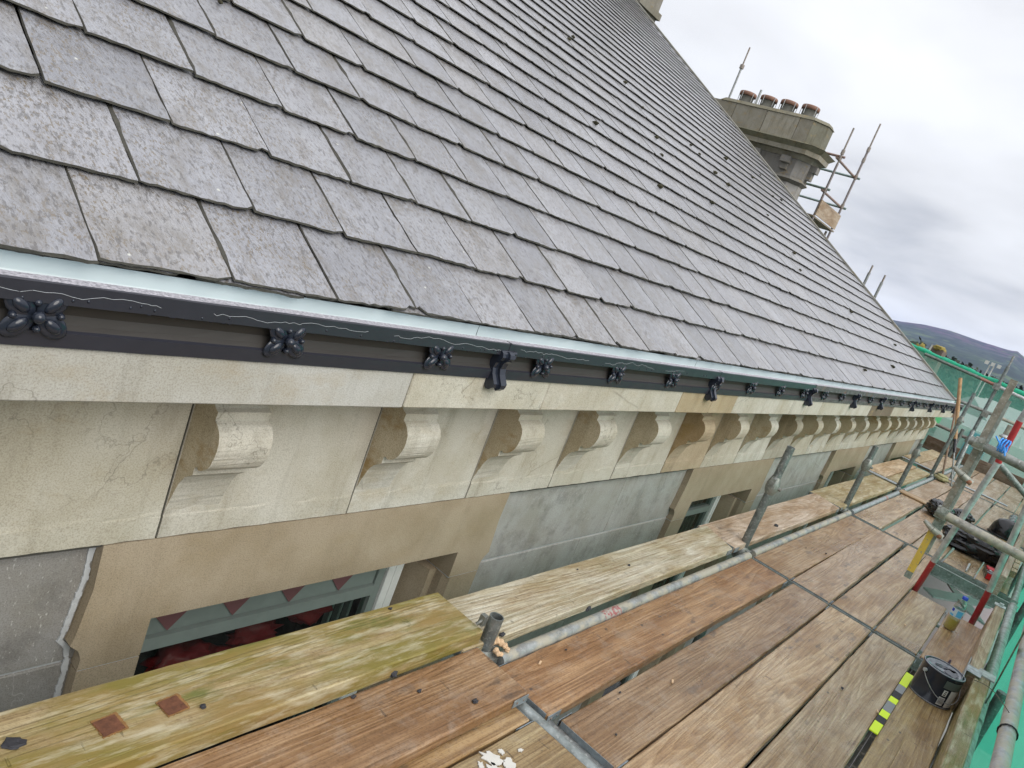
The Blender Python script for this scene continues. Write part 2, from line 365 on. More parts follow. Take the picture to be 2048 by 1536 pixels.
    def build(s, name, mat, parent=None, origin=None, tint=None):
        if origin is None:
            xs = list(zip(*s.v)); origin = ((min(xs[0]) + max(xs[0])) / 2, (min(xs[1]) + max(xs[1])) / 2, min(xs[2]))
        me = s.mesh(name, origin)
        for mm in (mat if isinstance(mat, (list, tuple)) else [mat]): me.materials.append(M[mm] if isinstance(mm, str) else mm)
        return finish(bpy.data.objects.new(name, me), name, mat, parent, origin, tint)
def tag(o, label=None, cat=None, group=None, kind=None):
    if label: o['label'] = label
    if cat: o['category'] = cat
    if group: o['group'] = group
    if kind: o['kind'] = kind
    return o
def empty(name, loc, label=None, cat=None, group=None, kind=None):
    o = bpy.data.objects.new(name, None); COL.objects.link(o); o.location = loc; WL[o.name] = Vector(loc)
    return tag(o, label, cat, group, kind)
def T(x0, x1, y0, y1, z0, z1, ch=.004, seg=1, jit=0, warp=0, skew=0):
    """block with chamfered long edges, slightly worn; runs along x"""
    mb = MB(); n = max(1, seg); vs = []; fs = []
    ring = [(y0 + ch, z0), (y1 - ch, z0), (y1, z0 + ch), (y1, z1 - ch), (y1 - ch, z1), (y0 + ch, z1), (y0, z1 - ch), (y0, z0 + ch)]
    sd = random.uniform(0, 99)
    st = [x0, x0 + ch] + [x0 + (x1 - x0) * k / n for k in range(1, n)] + [x1 - ch, x1]
    for k, x in enumerate(st):
        e = ch if k in (0, len(st) - 1) else 0
        wz = warp * mn.noise(Vector((x * .8 + sd, 0, 0))); wy = warp * mn.noise(Vector((x * .7, sd, 0))) + skew * (x - x0)
        for i, (y, z) in enumerate(ring):
            yc = (y0 + y1) / 2; zc = (z0 + z1) / 2
            vs.append((x, y + (e if y < yc else -e) + wy + jit * mn.noise(Vector((x * 9, i, sd))), z + (e if z < zc else -e) + wz + jit * mn.noise(Vector((x * 11, i + 20, sd)))))
    for k in range(len(st) - 1):
        for i in range(8): fs.append((k * 8 + i, (k + 1) * 8 + i, (k + 1) * 8 + (i + 1) % 8, k * 8 + (i + 1) % 8))
    fs.append(tuple(range(8))); fs.append(tuple(len(vs) - 8 + i for i in reversed(range(8))))
    mb.add(vs, fs); return mb
Rm = Matrix(RM)
def ray(px, py): return Rm @ Vector(((px - 1024) / 1502.76, -(py - 768) / 1502.76, -1))
def at(px, py, x=None, y=None, z=None):
    d = ray(px, py); t = x / d.x if x is not None else y / d.y if y is not None else (z - H) / d.z
    p = d * t; return Vector((p.x, p.y, p.z + H))

# ================================================================ SETTING
YW = 1.70; YA = YW + .038                    # frieze plane, ashlar plane
GZ = -9.0                                    # street level
g = MB(); g.add([(-400, -3500, GZ), (6000, -3500, GZ), (6000, 3500, GZ), (-400, 3500, GZ)], [(0, 1, 2, 3)])
ng = NT("town_ground"); v = ng.vec(scale=(1, 1, 1))
cg = ng.mix(ng.ramp(ng.noise(v, .012, 5, .6), (.4, 0), (.6, 1)), (.055, .075, .03), (.035, .055, .025))
M['ground'] = ng.fin(cg, .9)
tag(g.build("ground", 'ground', origin=(0, 0, GZ)), kind='structure')
r_ = MB(); r_.add([(-20, -14, GZ + .01), (70, -14, GZ + .01), (70, 1.6, GZ + .01), (-20, 1.6, GZ + .01)], [(0, 1, 2, 3)])
M['tarmac'] = m_plain("tarmac", (.17, .17, .18), .7, sc=30)
tag(r_.build("street", 'tarmac', origin=(0, 0, GZ)), kind='structure')

def hill():
    import bisect
    prof = [(-60, 1.2), (-30, 1.6), (-8, 2.0), (0, 2.2), (3.8, 2.49), (4.25, 2.72), (4.7, 2.60), (6.4, 2.52), (8.25, 2.5), (9.8, 2.3), (11.2, 1.95), (14, 1.5), (25, 1.0), (60, .8)]
    def el(a):
        for (a0, e0), (a1, e1) in zip(prof, prof[1:]):
            if a0 <= a <= a1: t = (a - a0) / (a1 - a0); return e0 + (e1 - e0) * t
        return .8
    NA, NR = 420, 44; vs = []; fs = []
    for j in range(NR + 1):
        t = j / NR; R = 900 + 2100 * t
        for i in range(NA + 1):
            a = -60 + 120 * i / NA; ar = math.radians(a)
            top = H + 3000 * math.tan(math.radians(el(a)))
            h = GZ - 3 + (top - GZ + 3) * (t ** 1.15) * (1 - .0 * t)
            h += (mn.noise(Vector((math.cos(ar) * R * .004, math.sin(ar) * R * .004, 3))) * 16 + mn.noise(Vector((math.cos(ar) * R * .02, math.sin(ar) * R * .02, 8))) * 4) * math.sin(math.pi * min(1, t * 1.0)) 
            vs.append((R * math.cos(ar), R * math.sin(ar), h))
    for j in range(NR):
        for i in range(NA): k = j * (NA + 1) + i; fs.append((k, k + 1, k + NA + 2, k + NA + 1))
    b = MB(); b.add(vs, fs, True)
    # back of the ridge
    base = NR * (NA + 1); b2 = [(x * 1.3, y * 1.3, GZ - 3) for x, y, z in vs[base:]]
    b.add(vs[base:] + b2, [(i, i + 1, NA + 2 + i, NA + 1 + i) for i in range(NA)], True)
    n = NT("moorland"); o = n.obj(); sep = n.node("ShaderNodeSeparateXYZ"); n.L.new(o, sep.inputs[0])
    def V(sc, off=(0, 0, 0)):
        mm = n.node("ShaderNodeVectorMath", operation='MULTIPLY_ADD'); n.L.new(o, mm.inputs[0]); mm.inputs[1].default_value = sc; mm.inputs[2].default_value = off; return mm.outputs[0]
    n1 = n.noise(V((.006, .006, .03)), 1.0, 6, .6)
    hz = n.math('ADD', n.math('DIVIDE', sep.outputs[2], 130.), n.math('MULTIPLY', n.math('SUBTRACT', n1, .5), .7))
    c = n.ramp(hz, (.0, (.055, .11, .035)), (.22, (.028, .052, .028)), (.45, (.036, .064, .036)), (.62, (.045, .060, .05)), (.80, (.095, .052, .085)), (1, (.11, .06, .10)))
    wd = n.noise(V((.012, .02, .03), (5, 5, 5)), 1.0, 6, .7)
    c = n.mix(n.ramp(wd, (.48, 0), (.54, 1)), c, (.018, .032, .022))
    fl = n.noise(V((.008, .014, .02), (15, 2, 5)), 1.0, 3, .5)
    c = n.mix(n.math('MULTIPLY', n.ramp(fl, (.58, 0), (.62, 1)), .7), c, (.09, .13, .05))
    M['moor'] = n.fin(c, .95)
    tag(b.build("hills", 'moor', origin=(0, 0, 0)), kind='structure')
hill()

# ================================================================ BUILDING
house = empty("stone_building", (0, YW, GZ), "stone building with slate roof, black ornate gutter and bracketed sandstone cornice beside the boards", "building")
XE = 14.55                                   # gable end
CREAM = [(.53, .515, .45), (.50, .485, .41), (.55, .54, .48), (.485, .46, .38), (.53, .50, .42)]
BUFF = (.38, .315, .225)
# --- wall courses of grey ashlar, split where the joints run
SUR = [(.957, 2.74), (4.80, 6.52), (8.62, 10.3), (12.08, 13.7)]
OPN = [(1.152, 2.52), (5.04, 6.28), (8.85, 10.05), (12.3, 13.4)]
gaps = [(-2.0, .99), (2.70, 4.84), (6.48, 8.66), (10.26, 12.12), (13.66, XE)]
zc = [.158, -.238, -.60, -1.0, -1.4, -1.9, -2.5]
for (a, b) in gaps:
    for k in range(len(zc) - 1):
        js = [a] + ([a + (b - a) * (.46 if k % 2 else .58)] if b - a > 1 else []) + [b]
        for x0, x1 in zip(js, js[1:]):
            q = random.uniform(-.02, .02); w = T(x0 + .002, x1 - .002, YA, YW + .3, zc[k + 1] + .004, zc[k] - .004, .004, 8, .0015)
            w.build("wall_stone", 'ashlar', house, tint=tuple((.40 if a > 0 else .27) * (1 + 3 * q) * w_ for w_ in (1.02, 1.0, .965)))
b = MB(); b.box(-2.0, XE - .01, YA + .012, YW + .3, GZ, zc[-1] - .003)
for (a, c) in gaps: b.box(a + .003, c - .003, YA + .006, YW + .29, zc[-1], .157)
b.build("wall_core", 'mortar', house)
# --- window surrounds, with a shouldered outer edge, and the windows behind
YS = YW - .002
for wi, ((s0, s1), (o0, o1)) in enumerate(zip(SUR, OPN)):
    zt, zl = .158, -.118
    ff_ = random.uniform(.95, 1.05); tn = tuple(q * ff_ for q in BUFF)
    m = MB()   # lintel: polygon with notched shoulders, extruded in y
    zj = -.246
    left = [(s0, zt), (s0 + .004, .02), (s0 - .012, -.13), (s0 - .018, -.155), (s0 + .008, -.178), (s0 + .020, -.208), (s0 + .018, zj)]
    right = [(s1 - .018, zj), (s1 - .02, -.208), (s1 - .008, -.178), (s1 + .018, -.155), (s1 + .012, -.13), (s1 - .004, .02), (s1, zt)]
    poly = left + [(o0 - .002, zj), (o0, zl), (o1, zl), (o1 + .002, zj)] + right
    n = len(poly); yb = YW + .22
    vs = [(x, YS, z) for x, z in poly] + [(x, yb, z) for x, z in poly]
    fs = [tuple(reversed(range(n))), tuple(n + i for i in range(n))] + [(i, (i + 1) % n, n + (i + 1) % n, n + i) for i in range(n)]
    # split the concave face into convex strips
    fs = fs[2:]
    nl = len(left)
    for off, rev in ((0, True), (n, False)):
        L_ = list(range(nl)); Rr = list(range(n - nl, n)); a, bb, cc, dd = nl, nl + 1, nl + 2, nl + 3
        quads = [(L_[0], L_[5], bb, cc, Rr[1], Rr[-1])]
        quads = [(L_[0], L_[1], L_[2], L_[3], L_[4], L_[5], L_[6], a, bb), (L_[0], bb, cc, Rr[-1]), (cc, dd, Rr[0], Rr[1], Rr[2], Rr[3], Rr[4], Rr[5], Rr[6])]
        for qd in quads: fs.append(tuple(i + off for i in (reversed(qd) if rev else qd)))
    m.add(vs, fs); m.build("window_lintel", 'lintel', house, tint=tn)
    for side, (x0, x1) in enumerate(((s0 + .018, o0 - .002), (o1 + .002, s1 - .018))):
        jm = MB(); zz = zj - .005
        if side == 0:   # left jamb, square reveal
            jm.box(x0, x1, YS, yb, -2.3, zz)
        else:           # right jamb: chamfer then rebate
            pts = [(x1, YS), (x0 + .012, YS), (x0 - .004, YS + .035), (x0 - .004, YS + .075), (x0 - .040, YS + .08), (x0 - .085, yb), (x1, yb)]
            k = len(pts); vv = [(x, y, -2.3) for x, y in pts] + [(x, y, zz) for x, y in pts]
            jm.add(vv, [(i, (i + 1) % k, k + (i + 1) % k, k + i) for i in range(k)] + [tuple(range(k)), tuple(k + i for i in range(k))])
        jm.build("window_jamb", 'lintel', house, tint=tuple(q * .96 for q in tn))
    mj = MB(); mj.box(s0 + .021, o0 - .004, YS + .003, yb - .01, zj - .006, zj + .001); mj.box(o1 + .004, s1 - .021, YS + .003, yb - .01, zj - .006, zj + .001)
    mj.build("mortar_joint", 'mortar', house)
    # sealant run down the left edge of the surround
    if wi == 0:
        se = MB(); P = [(s0 - .010, .150), (s0 - .008, .03), (s0 - .024, -.13), (s0 - .030, -.158), (s0 - .006, -.19), (s0 + .002, -.23), (s0 + .006, -.6)]
        P2_ = []
        for p, q in zip(P, P[1:]):
            nn_ = max(2, int(abs(p[1] - q[1]) / .012))
            for i in range(nn_): P2_.append((p[0] + (q[0] - p[0]) * i / nn_ + random.uniform(-.002, .002), p[1] + (q[1] - p[1]) * i / nn_))
        for p, q in zip(P2_, P2_[1:]): se.obox(((p[0] + q[0]) / 2, YA - .002, (p[1] + q[1]) / 2), (random.uniform(.005, .009), 0, 0), (0, random.uniform(.002, .004), 0), ((q[0] - p[0]) / 2, 0, (q[1] - p[1]) / 2 * 1.05))
        se.build("sealant_bead", 'mortar', house, tint=(1, 1, 1))
    # window: frame > stiles, rails, panes
    yf = 1.875
    fr = MB(); fr.box(o1 - .19, o1 - .10, yf, yf + .06, -2.2, zl - .002); fr.box(o1 - .148, o1 - .143, yf - .004, yf + .001, -2.2, zl - .01)
    fr.box(o0 + .004, o0 + .05, yf, yf + .06, -2.2, zl - .002); fr.box(o0 + .05, o1 - .19, yf + .002, yf + .06, zl - .07, zl - .002)
    win = fr.build("window", 'white' if wi else 'white', house)
    sa = MB(); sa.box(o1 - .235, o1 - .193, yf + .012, yf + .055, -2.2, zl - .07); sa.box(o0 + .052, o0 + .095, yf + .012, yf + .055, -2.2, zl - .07)
    sa.box(o0 + .096, o1 - .236, yf + .004, yf + .052, -.408, -.358); sa.build("sash", 'greenframe', win)
    for k in (0, 1, 2):
        st = MB(); st.box(o1 - .275 - k * .03, o1 - .260 - k * .03, yf + .07 + k * .02, yf + .10 + k * .02, -2.2, zl - .07); st.build("inner_stop", 'greenframe', win)
    gl = MB(); gl.box(o0 + .096, o1 - .236, yf + .030, yf + .034, -2.2, zl - .072)
    if 'glass' not in M:
        n = NT("window_glass"); tr = n.node("ShaderNodeBsdfTransparent"); tr.inputs[0].default_value = (.75, .8, .78, 1); gs = n.node("ShaderNodeBsdfGlossy"); gs.inputs['Roughness'].default_value = .03
        lw_ = n.node('ShaderNodeLayerWeight'); lw_.inputs[0].default_value = .5; fre_ = n.math('ADD', n.math('MULTIPLY', n.math('POWER', lw_.outputs['Facing'], 4.0), .6), .04); mx = n.node("ShaderNodeMixShader"); n.L.new(fre_, mx.inputs[0]); n.L.new(tr.outputs[0], mx.inputs[1]); n.L.new(gs.outputs[0], mx.inputs[2]); n.L.new(mx.outputs[0], n.out.inputs[0]); M['glass'] = n.m
    gl.build("pane", 'glass', win)
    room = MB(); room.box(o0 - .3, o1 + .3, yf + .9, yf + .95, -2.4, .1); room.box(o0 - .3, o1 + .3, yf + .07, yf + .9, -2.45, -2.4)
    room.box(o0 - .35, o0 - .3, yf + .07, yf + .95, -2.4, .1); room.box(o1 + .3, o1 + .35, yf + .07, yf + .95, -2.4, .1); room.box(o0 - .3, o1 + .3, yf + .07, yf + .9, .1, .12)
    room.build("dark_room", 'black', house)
# bunting and red cushions behind the nearest window
M['pinkcloth'] = m_plain('faded_red_cloth', (.17, .075, .08), .8)
bt = empty("pennant_string", (1.3, 1.97, -.15), "string of faded red triangular pennants hung behind the nearest window", "bunting")
for k in range(8):
    x = 1.27 + k * .122; p = MB(); p.add([(x, 1.892, -.25), (x + .17, 1.892, -.25), (x + .085, 1.892, -.352), (x, 1.895, -.25), (x + .17, 1.895, -.25), (x + .085, 1.895, -.352)], [(0, 1, 2), (5, 4, 3), (0, 2, 5, 3), (1, 4, 5, 2), (0, 3, 4, 1)])
    if k % 2 == 0: p.build("pennant", 'pinkcloth', bt)
for k, (x, z) in enumerate(((1.50, -.60), (1.80, -.56), (2.04, -.52), (1.66, -.66))):
    p = MB(); p.lump((x, 1.985, z + .02), (.10, .05, .055), .8, 3, 2.6)
    tag(p.build("cushion", 'red'), "glossy dark red cushion inside the nearest window, " + ("leftmost", "long middle one", "rightmost beside the frame", "lowest of the pile")[k], "cushion", "red cushions inside the window")
# --- frieze stones with scroll modillions
FJ = [-.75, -.12, .50, 1.095, 1.777, 2.42, 3.04, 3.65, 4.28, 4.89, 5.52, 6.16]
while FJ[-1] < XE - .7: FJ.append(FJ[-1] + .622)
FJ.append(XE)
MP = [(-.004, .225), (.002, .262), (.012, .300), (.026, .345), (.045, .375), (.075, .400), (.075, .422), (.100, .436), (.122, .452), (.136, .478), (.142, .510), (.137, .535), (.122, .556), (.104, .568), (.100, .572), (.100, .596), (.084, .603), (.084, .679)]
def crom(P, n=4):
    out = []
    for i in range(len(P) - 1):
        p0, p1, p2, p3 = P[max(0, i - 1)], P[i], P[i + 1], P[min(len(P) - 1, i + 2)]
        for j in range(n):
            t = j / n; out.append(tuple(.5 * ((2 * b1) + (-a1 + c1) * t + (2 * a1 - 5 * b1 + 4 * c1 - d1) * t * t + (-a1 + 3 * b1 - 3 * c1 + d1) * t ** 3) for a1, b1, c1, d1 in zip(p0, p1, p2, p3)))
    return out + [P[-1]]
MP = crom(MP[:5], 4) + [(.0755, .398), (.0755, .421)] + crom([(.086, .428), (.094, .423), (.110, .430), (.130, .448), (.142, .474), (.148, .508), (.142, .540), (.124, .564), (.104, .574)], 5) + [(.106, .598), (.090, .604), (.084, .610), (.084, .679)]
for k, (a, b_) in enumerate(zip(FJ, FJ[1:])):
    col = random.choice(CREAM); far = a > 5.0
    if k in (8,): col = (.44, .36, .25)
    if far and random.random() < .4: ff_ = random.uniform(.78, .95); col = tuple(c * ff_ for c in col)
    fb = MB(); pts = [(YW + .3, .162), (YW - .0015, .162), (YW - .0015, .228), (YW - .0005, .234), (YW, .245), (YW, .679), (YW + .3, .679)]
    fb.prof_x(a + .004, b_ - .003, pts, seg=14, jit=.0012)
    mat = 'stone' if not (7.2 < a < 8.8) else 'stone_dark'
    st = fb.build("frieze_stone", mat, house, tint=col)
    if b_ - a < .4 or .4 < a < .6: continue
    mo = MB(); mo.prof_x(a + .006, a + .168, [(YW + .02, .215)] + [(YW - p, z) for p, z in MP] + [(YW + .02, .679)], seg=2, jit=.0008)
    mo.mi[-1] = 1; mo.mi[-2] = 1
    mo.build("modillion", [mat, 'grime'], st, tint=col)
if True:
    bl = MB(); bl.box(OPN[0][0] + .097, OPN[0][1] - .237, 1.898, 1.902, -.357, -.19); bl.build('pane_reflection_sheet', 'greenframe', house)  # added opaque grey-green sheet in place of a reflection in the upper pane
# thin dark joint behind the blocks
b = MB(); b.box(-2.0, XE - .01, YW + .004, YW + .29, .152, .93); b.build("wall_backing", 'dirtjoint', house, tint=(1, 1, 1))
# --- cornice stones
CJ = [-1.9, -.6, .38, 1.608, 2.333, 3.53, 3.95, 4.305, 5.417, 5.75, 6.162, 6.874, 7.473, 7.954, 8.5, 9.1, 9.9, 10.6, 11.4, 12.2, 13.0, 13.7, 14.3, 14.95]
for k, (a, b_) in enumerate(zip(CJ, CJ[1:])):
    col = random.choice(CREAM); dz = random.uniform(-.0015, .0015)
    if k <= 3: col = [(.47, .475, .45), (.49, .49, .46), (.47, .475, .45), (.53, .52, .45)][k]
    if k in (5, 6): col = (.42, .35, .235)
    if k in (13, 14): col = (.20, .165, .12)
    if k == 22: col = (.22, .14, .10)
    t = T(a + .002, b_ - .002, 1.46 + dz, YW + .32, .6815, .799, .004, 12, .0015)
    t.build("cornice_stone", 'stone' if k not in (13, 14, 22) else 'stone_dark', house, tint=col)
# --- gutter sections with rosettes and brackets
GJ = [-1.72, .12, 1.97, 3.85, 5.68, 7.45, 9.2, 10.9, 12.6, 14.3, 15.02]
GJ = [-1.72, .12, 1.985, 3.85, 5.69, 7.1, 8.25, 10.1, 11.5, 12.8, 14.0, 15.0]
YG = 1.44
gprof = [(1.60, .799), (YG + .012, .799), (YG + .010, .830), (YG + .017, .833), (YG + .026, .842), (YG + .031, .860), (YG + .026, .880), (YG + .014, .887),
         (YG, .889), (YG, .928), (YG + .003, .931), (YG + .036, .931), (YG + .038, .926), (YG + .038, .895), (YG + .045, .868), (YG + .13, .862), (YG + .155, .90), (YG + .155, .935), (1.602, .935)]
def rosette_mesh():
    m = MB(); cz = .862; y = YG + .002
    for a, L_ in ((52, .046), (140, .044), (-40, .044), (222, .046)):
        ar = math.radians(a); c = (math.cos(ar) * .039, y + .004, cz + math.sin(ar) * .029)
        rot = Matrix.Rotation(-ar, 3, 'Y')
        m.ell(c, (L_ * .72, .0055, .022), 14, 8, rot); m.ell((c[0], c[1] - .004, c[2]), (L_ * .44, .0085, .011), 12, 8, rot)
        m.tube((c[0] + math.cos(ar) * .02, y + .006, c[2] + math.sin(ar) * .02), (c[0] + math.cos(ar) * .046, y + .012, c[2] + math.sin(ar) * .030), .0045, 7, .001)
    m.ell((0, y - .008, cz), (.012, .013, .012), 14, 8)
    for a in (0, 90, 180, 270):
        ar = math.radians(a + 5); m.ell((math.cos(ar) * .040, y + .002, cz + math.sin(ar) * .026), (.0075, .010, .0075), 10, 6)
    return m
ros_me = None; sects = []
for k, (a, b_) in enumerate(zip(GJ, GJ[1:])):
    gm = MB(); gm.prof_x(a + .001, b_ - .001, gprof, seg=max(2, int((b_ - a) * 12)), jit=.0006)
    # paint the recessed cove and inside separately by material index
    npf = len(gprof); nf = 0
    for i in range(len(gm.f) - 2):
        e = i % npf
        if e in (3, 4, 5, 6): gm.mi[i] = 1
        if e in (12, 13, 14, 15, 16): gm.mi[i] = 2
        if e in (10, 11): gm.mi[i] = 3
    if k == 0:
        M['liner'] = m_plain("gutter_liner", (.62, .70, .72), .28, 0.1, .05)
        n = NT("wet_lip"); v = n.vec(); f = n.voro(v, 150); n.bump(n.ramp(f, (.1, 1), (.55, 0)), .9, .003); M['lip'] = n.fin(n.mix(n.ramp(n.noise(v, 120, 4, .7), (.4, 0), (.6, 1)), (.24, .235, .26), (.48, .47, .51)), .5)
    if k >= 4: gm.mi = [(4 if q == 0 else q) for q in gm.mi]
    if k == 4: M['iron_worn'] = m_galv("worn_iron", rust=.8, base=(.10, .09, .095), metal=.1)
    so = gm.build("gutter_section", ['iron', 'iron_recess', 'liner', 'lip', M.get('iron_worn', M['iron'])], house, origin=((a + b_) / 2, YG, .86)); sects.append((a, b_, so))
# rosettes: children of the gutter section they are cast on
x = .577 - 2 * .5483
while x < 14.9:
    for (a, b_, so) in sects:
        if a <= x < b_: break
    if ros_me is None:
        ros_me = rosette_mesh().mesh("rosette", (0, YG, .862)); ros_me.materials.append(M['iron_gloss'])
    o = finish(bpy.data.objects.new("rosette", ros_me), "rosette", None, so, (x, YG, .862)); x += .5483
# brackets at the section joints
bp = [(YG - .002, .905), (YG - .012, .898), (YG - .016, .885), (YG - .008, .872), (YG + .004, .860), (YG + .008, .840), (YG + .002, .822), (YG - .010, .805), (YG - .020, .792), (YG - .018, .778), (YG - .004, .766), (YG + .010, .765), (YG + .019, .775), (YG + .030, .80), (YG + .04, .86), (YG + .03, .905)]
for k, x in enumerate(GJ[2:-1]):
    m = MB(); m.prof_x(x - .040, x + .030, bp, smooth=False)
    m.prof_x(x - .012, x + .012, [(y - .010, z) for y, z in bp[:11]] + [(YG + .02, .78), (YG + .02, .90)])
    m.tube((x - .03, YG - .006, .893), (x + .034, YG - .006, .899), .008, 9)
    m.build("gutter_bracket", 'iron_gloss', house)
    c = MB(); c.box(x - .0035, x + .0035, YG - .0015, YG + .02, .888, .9325); c.build("gutter_union", 'iron', house)
# dried sealant trail and dribbles on the gutter face
tr = MB(); x = .45; z = .919; pts = []
while x < 3.4:
    pts.append((x, z)); x += random.uniform(.008, .025); z += random.uniform(-.005, .005) + (.910 - z) * .18
for i, (p, q) in enumerate(zip(pts, pts[1:])):
    if (i // 7) % 5 != 3: tr.tube((p[0], YG - .0004, p[1]), (q[0], YG - .0001, q[1]), .00045, 5)
M['chalk'] = m_plain("dried_sealant", (.42, .45, .48), .7); tr.build("sealant_trail", 'chalk', house)['kind'] = 'stuff'
bd = MB(); bd_kind = 1
for k in range(34):
    x = random.uniform(.5, 4); bd.ell((x, YG, random.uniform(.893, .905)), (.003, .002, .0035), 8, 5)
for k in range(60): x = random.uniform(.5, 4); bd.ell((x, YG + .002, .889), (.006, .002, .002), 8, 5)
bd.build("paint_runs", 'iron_gloss', house)['kind'] = 'stuff'

# --- slate roof
YE, ZE = 1.58, .949; TH = math.radians(30.5); CS, SN = math.cos(TH), math.sin(TH)
XV = 14.5; PW, GA = .308, .274; SR = 12.1
roof_o = MB()
def rp(x, s, n=0): return Vector((x, YE + s * CS - n * SN, ZE + s * SN + n * CS))
A = [rp(-2, .22, -.02), rp(XV, .22, -.02), rp(XV, SR, -.02), rp(-2, SR, -.02)]; ry = YE + 2 * SR * CS
B = [rp(-2, .22, -.12), rp(XV, .22, -.12), rp(XV, SR, -.12), rp(-2, SR, -.12)]
roof_o.add(A + B, [(0, 1, 2, 3), (7, 6, 5, 4), (0, 4, 5, 1), (1, 5, 6, 2), (3, 7, 4, 0)])
roof_o.add([A[3], A[2], Vector((XV, ry, ZE)), Vector((-2, ry, ZE))], [(0, 1, 2, 3)])
M['underlay'] = m_plain("roof_underlay", (.03, .03, .03), .8)
roof = roof_o.build("roof", 'underlay', house, origin=(0, YE, ZE))
gw = MB(); gw.add([(XE - .02, YW + .01, GZ), (XE - .02, ry - .1, GZ), (XE - .02, ry - .1, ZE), (XE - .02, YE + SR * CS, ZE + SR * SN - .15), (XE - .02, YW + .01, ZE)], [(0, 1, 2, 3, 4)])
gw.build("gable_wall", 'stone', house, tint=(.36, .33, .27))
def slate_verts(rng, w=PW, fine=True):
    """local: x across, y up the slope, z out; tail edge at y=0"""
    hw = w / 2 - rng.uniform(.0008, .0022); Lh = .40; t = rng.uniform(.0055, .009)
    nt = 14 if fine else 4; ns = 9 if fine else 2; t = rng.uniform(.005, .0085)
    prof = []; ins = []
    skew = rng.uniform(-.005, .005); chipL = rng.random() < .22; chipR = rng.random() < .22
    for i in range(nt + 1):
        u = i / nt; x = -hw + 2 * hw * u; y = skew * (u - .5) * 2 + rng.uniform(-.0025, .0025)
        if chipL and i < 2: y += rng.uniform(.004, .02)
        if chipR and i > nt - 2: y += rng.uniform(.004, .02)
        prof.append((x, y)); ins.append((0 if 0 < i < nt else (1 if i == 0 else -1), rng.uniform(.001, .005), rng.uniform(.0005, .0045)))
    bL = rng.choice((.001, .002, .003, .009)); bR = rng.choice((.001, .001, .002, .006))
    for i in range(1, ns + 1): prof.append((hw + rng.uniform(-.0022, .001), Lh * i / ns)); ins.append((-1, bR * rng.uniform(.3, 1.6), 0))
    for i in range(ns, 0, -1): prof.append((-hw + rng.uniform(-.001, .0022), Lh * i / ns)); ins.append((1, bL * rng.uniform(.3, 1.6), 0))
    til = -.0250
    def zz(y): return .0185 + til * min(1, max(0, y) / Lh)
    n = len(prof); top = []; bot = []
    for (x, y), (sx, ax, ay) in zip(prof, ins):
        top.append((x + sx * ax, y + ay, zz(y + ay))); bot.append((x, y, zz(y) - t * rng.uniform(.6, 1.1)))
    vs = top + bot
    fs = [tuple(range(n))] + [((i + 1) % n, i, n + i, n + (i + 1) % n) for i in range(n)]
    return vs, fs
M['slate_edge'] = m_plain("slate_edge", (.060, .058, .048), .9, var=.6, sc=50, bump=.6)
rng = random.Random(3); variants = []
for k in range(22):
    vs, fs = slate_verts(rng); me = bpy.data.meshes.new("slate"); me.from_pydata(vs, [], fs); me.update(); me.materials.append(M['slate']); me.materials.append(M['slate_edge']); me.polygons.foreach_set('material_index', [0 if len(f) > 4 else 1 for f in fs]); variants.append(me)
slots = []; nrow = int(SR / GA)
for r in range(nrow):
    off = (.711 + (r % 2) * PW / 2) % PW - 7 * PW
    x = off
    while x < XV - .02:
        xc = x + PW / 2; P = rp(xc, r * GA + .13); d = P - Vector((0, 0, H)); q = Rm.transposed() @ d
        vis = 0
        if q.z < -.1:
            px = 1024 + 1502.76 * q.x / -q.z; py = 768 - 1502.76 * q.y / -q.z
            if -150 < px < 2150 and -150 < py < 1600:
                nrm = Vector((0, -SN, CS)); vis = abs(d.normalized().dot(nrm)) / d.length_squared
        slots.append((vis, r, xc)); x += PW
slots.sort(key=lambda q: -q[0])
Mroof = Matrix(((1, 0, 0), (0, CS, -SN), (0, SN, CS)))
stuff = MB()
for i, (vis, r, xc) in enumerate(slots):
    lift = rng.uniform(0, .003); rz = rng.uniform(-.006, .006)
    if i < 300 and vis > 0:
        o = bpy.data.objects.new("slate", rng.choice(variants)); COL.objects.link(o); o.parent = roof
        o.location = rp(xc + rng.uniform(-.002, .002), r * GA - .019 + rng.uniform(-.003, .003), lift) - WL[roof.name]
        o.rotation_euler = (TH, 0, 0); o.rotation_euler = (Mroof @ Matrix.Rotation(rz, 3, 'Z')).to_euler()
    else:
        w = PW
        if xc + PW / 2 > XV: w = PW * .9
        vs, fs = slate_verts(rng, w, vis > .004); c = rp(xc, r * GA - .019 + rng.uniform(-.003, .003), lift); R_ = Mroof @ Matrix.Rotation(rz, 3, 'Z')
        stuff.add([c + R_ @ Vector(q) for q in vs], fs)
x = -2.0
while x < XV - .2:
    vs, fs = slate_verts(rng, PW * rng.uniform(.97, 1.03), True); c = rp(x, -.012 + rng.uniform(-.006, .006), -.0105); stuff.add([c + Mroof @ Vector(q) for q in vs], fs); x += PW
me = bpy.data.meshes.new("slate_field"); o0 = WL[roof.name]
me.from_pydata([Vector(q) - o0 for q in stuff.v], [], stuff.f); me.update(); me.materials.append(M['slate']); me.materials.append(M['slate_edge']); me.polygons.foreach_set('material_index', [0 if len(f) > 4 else 1 for f in stuff.f])
so = bpy.data.objects.new("distant_slates", me); COL.objects.link(so); so.parent = roof; so['kind'] = 'stuff'
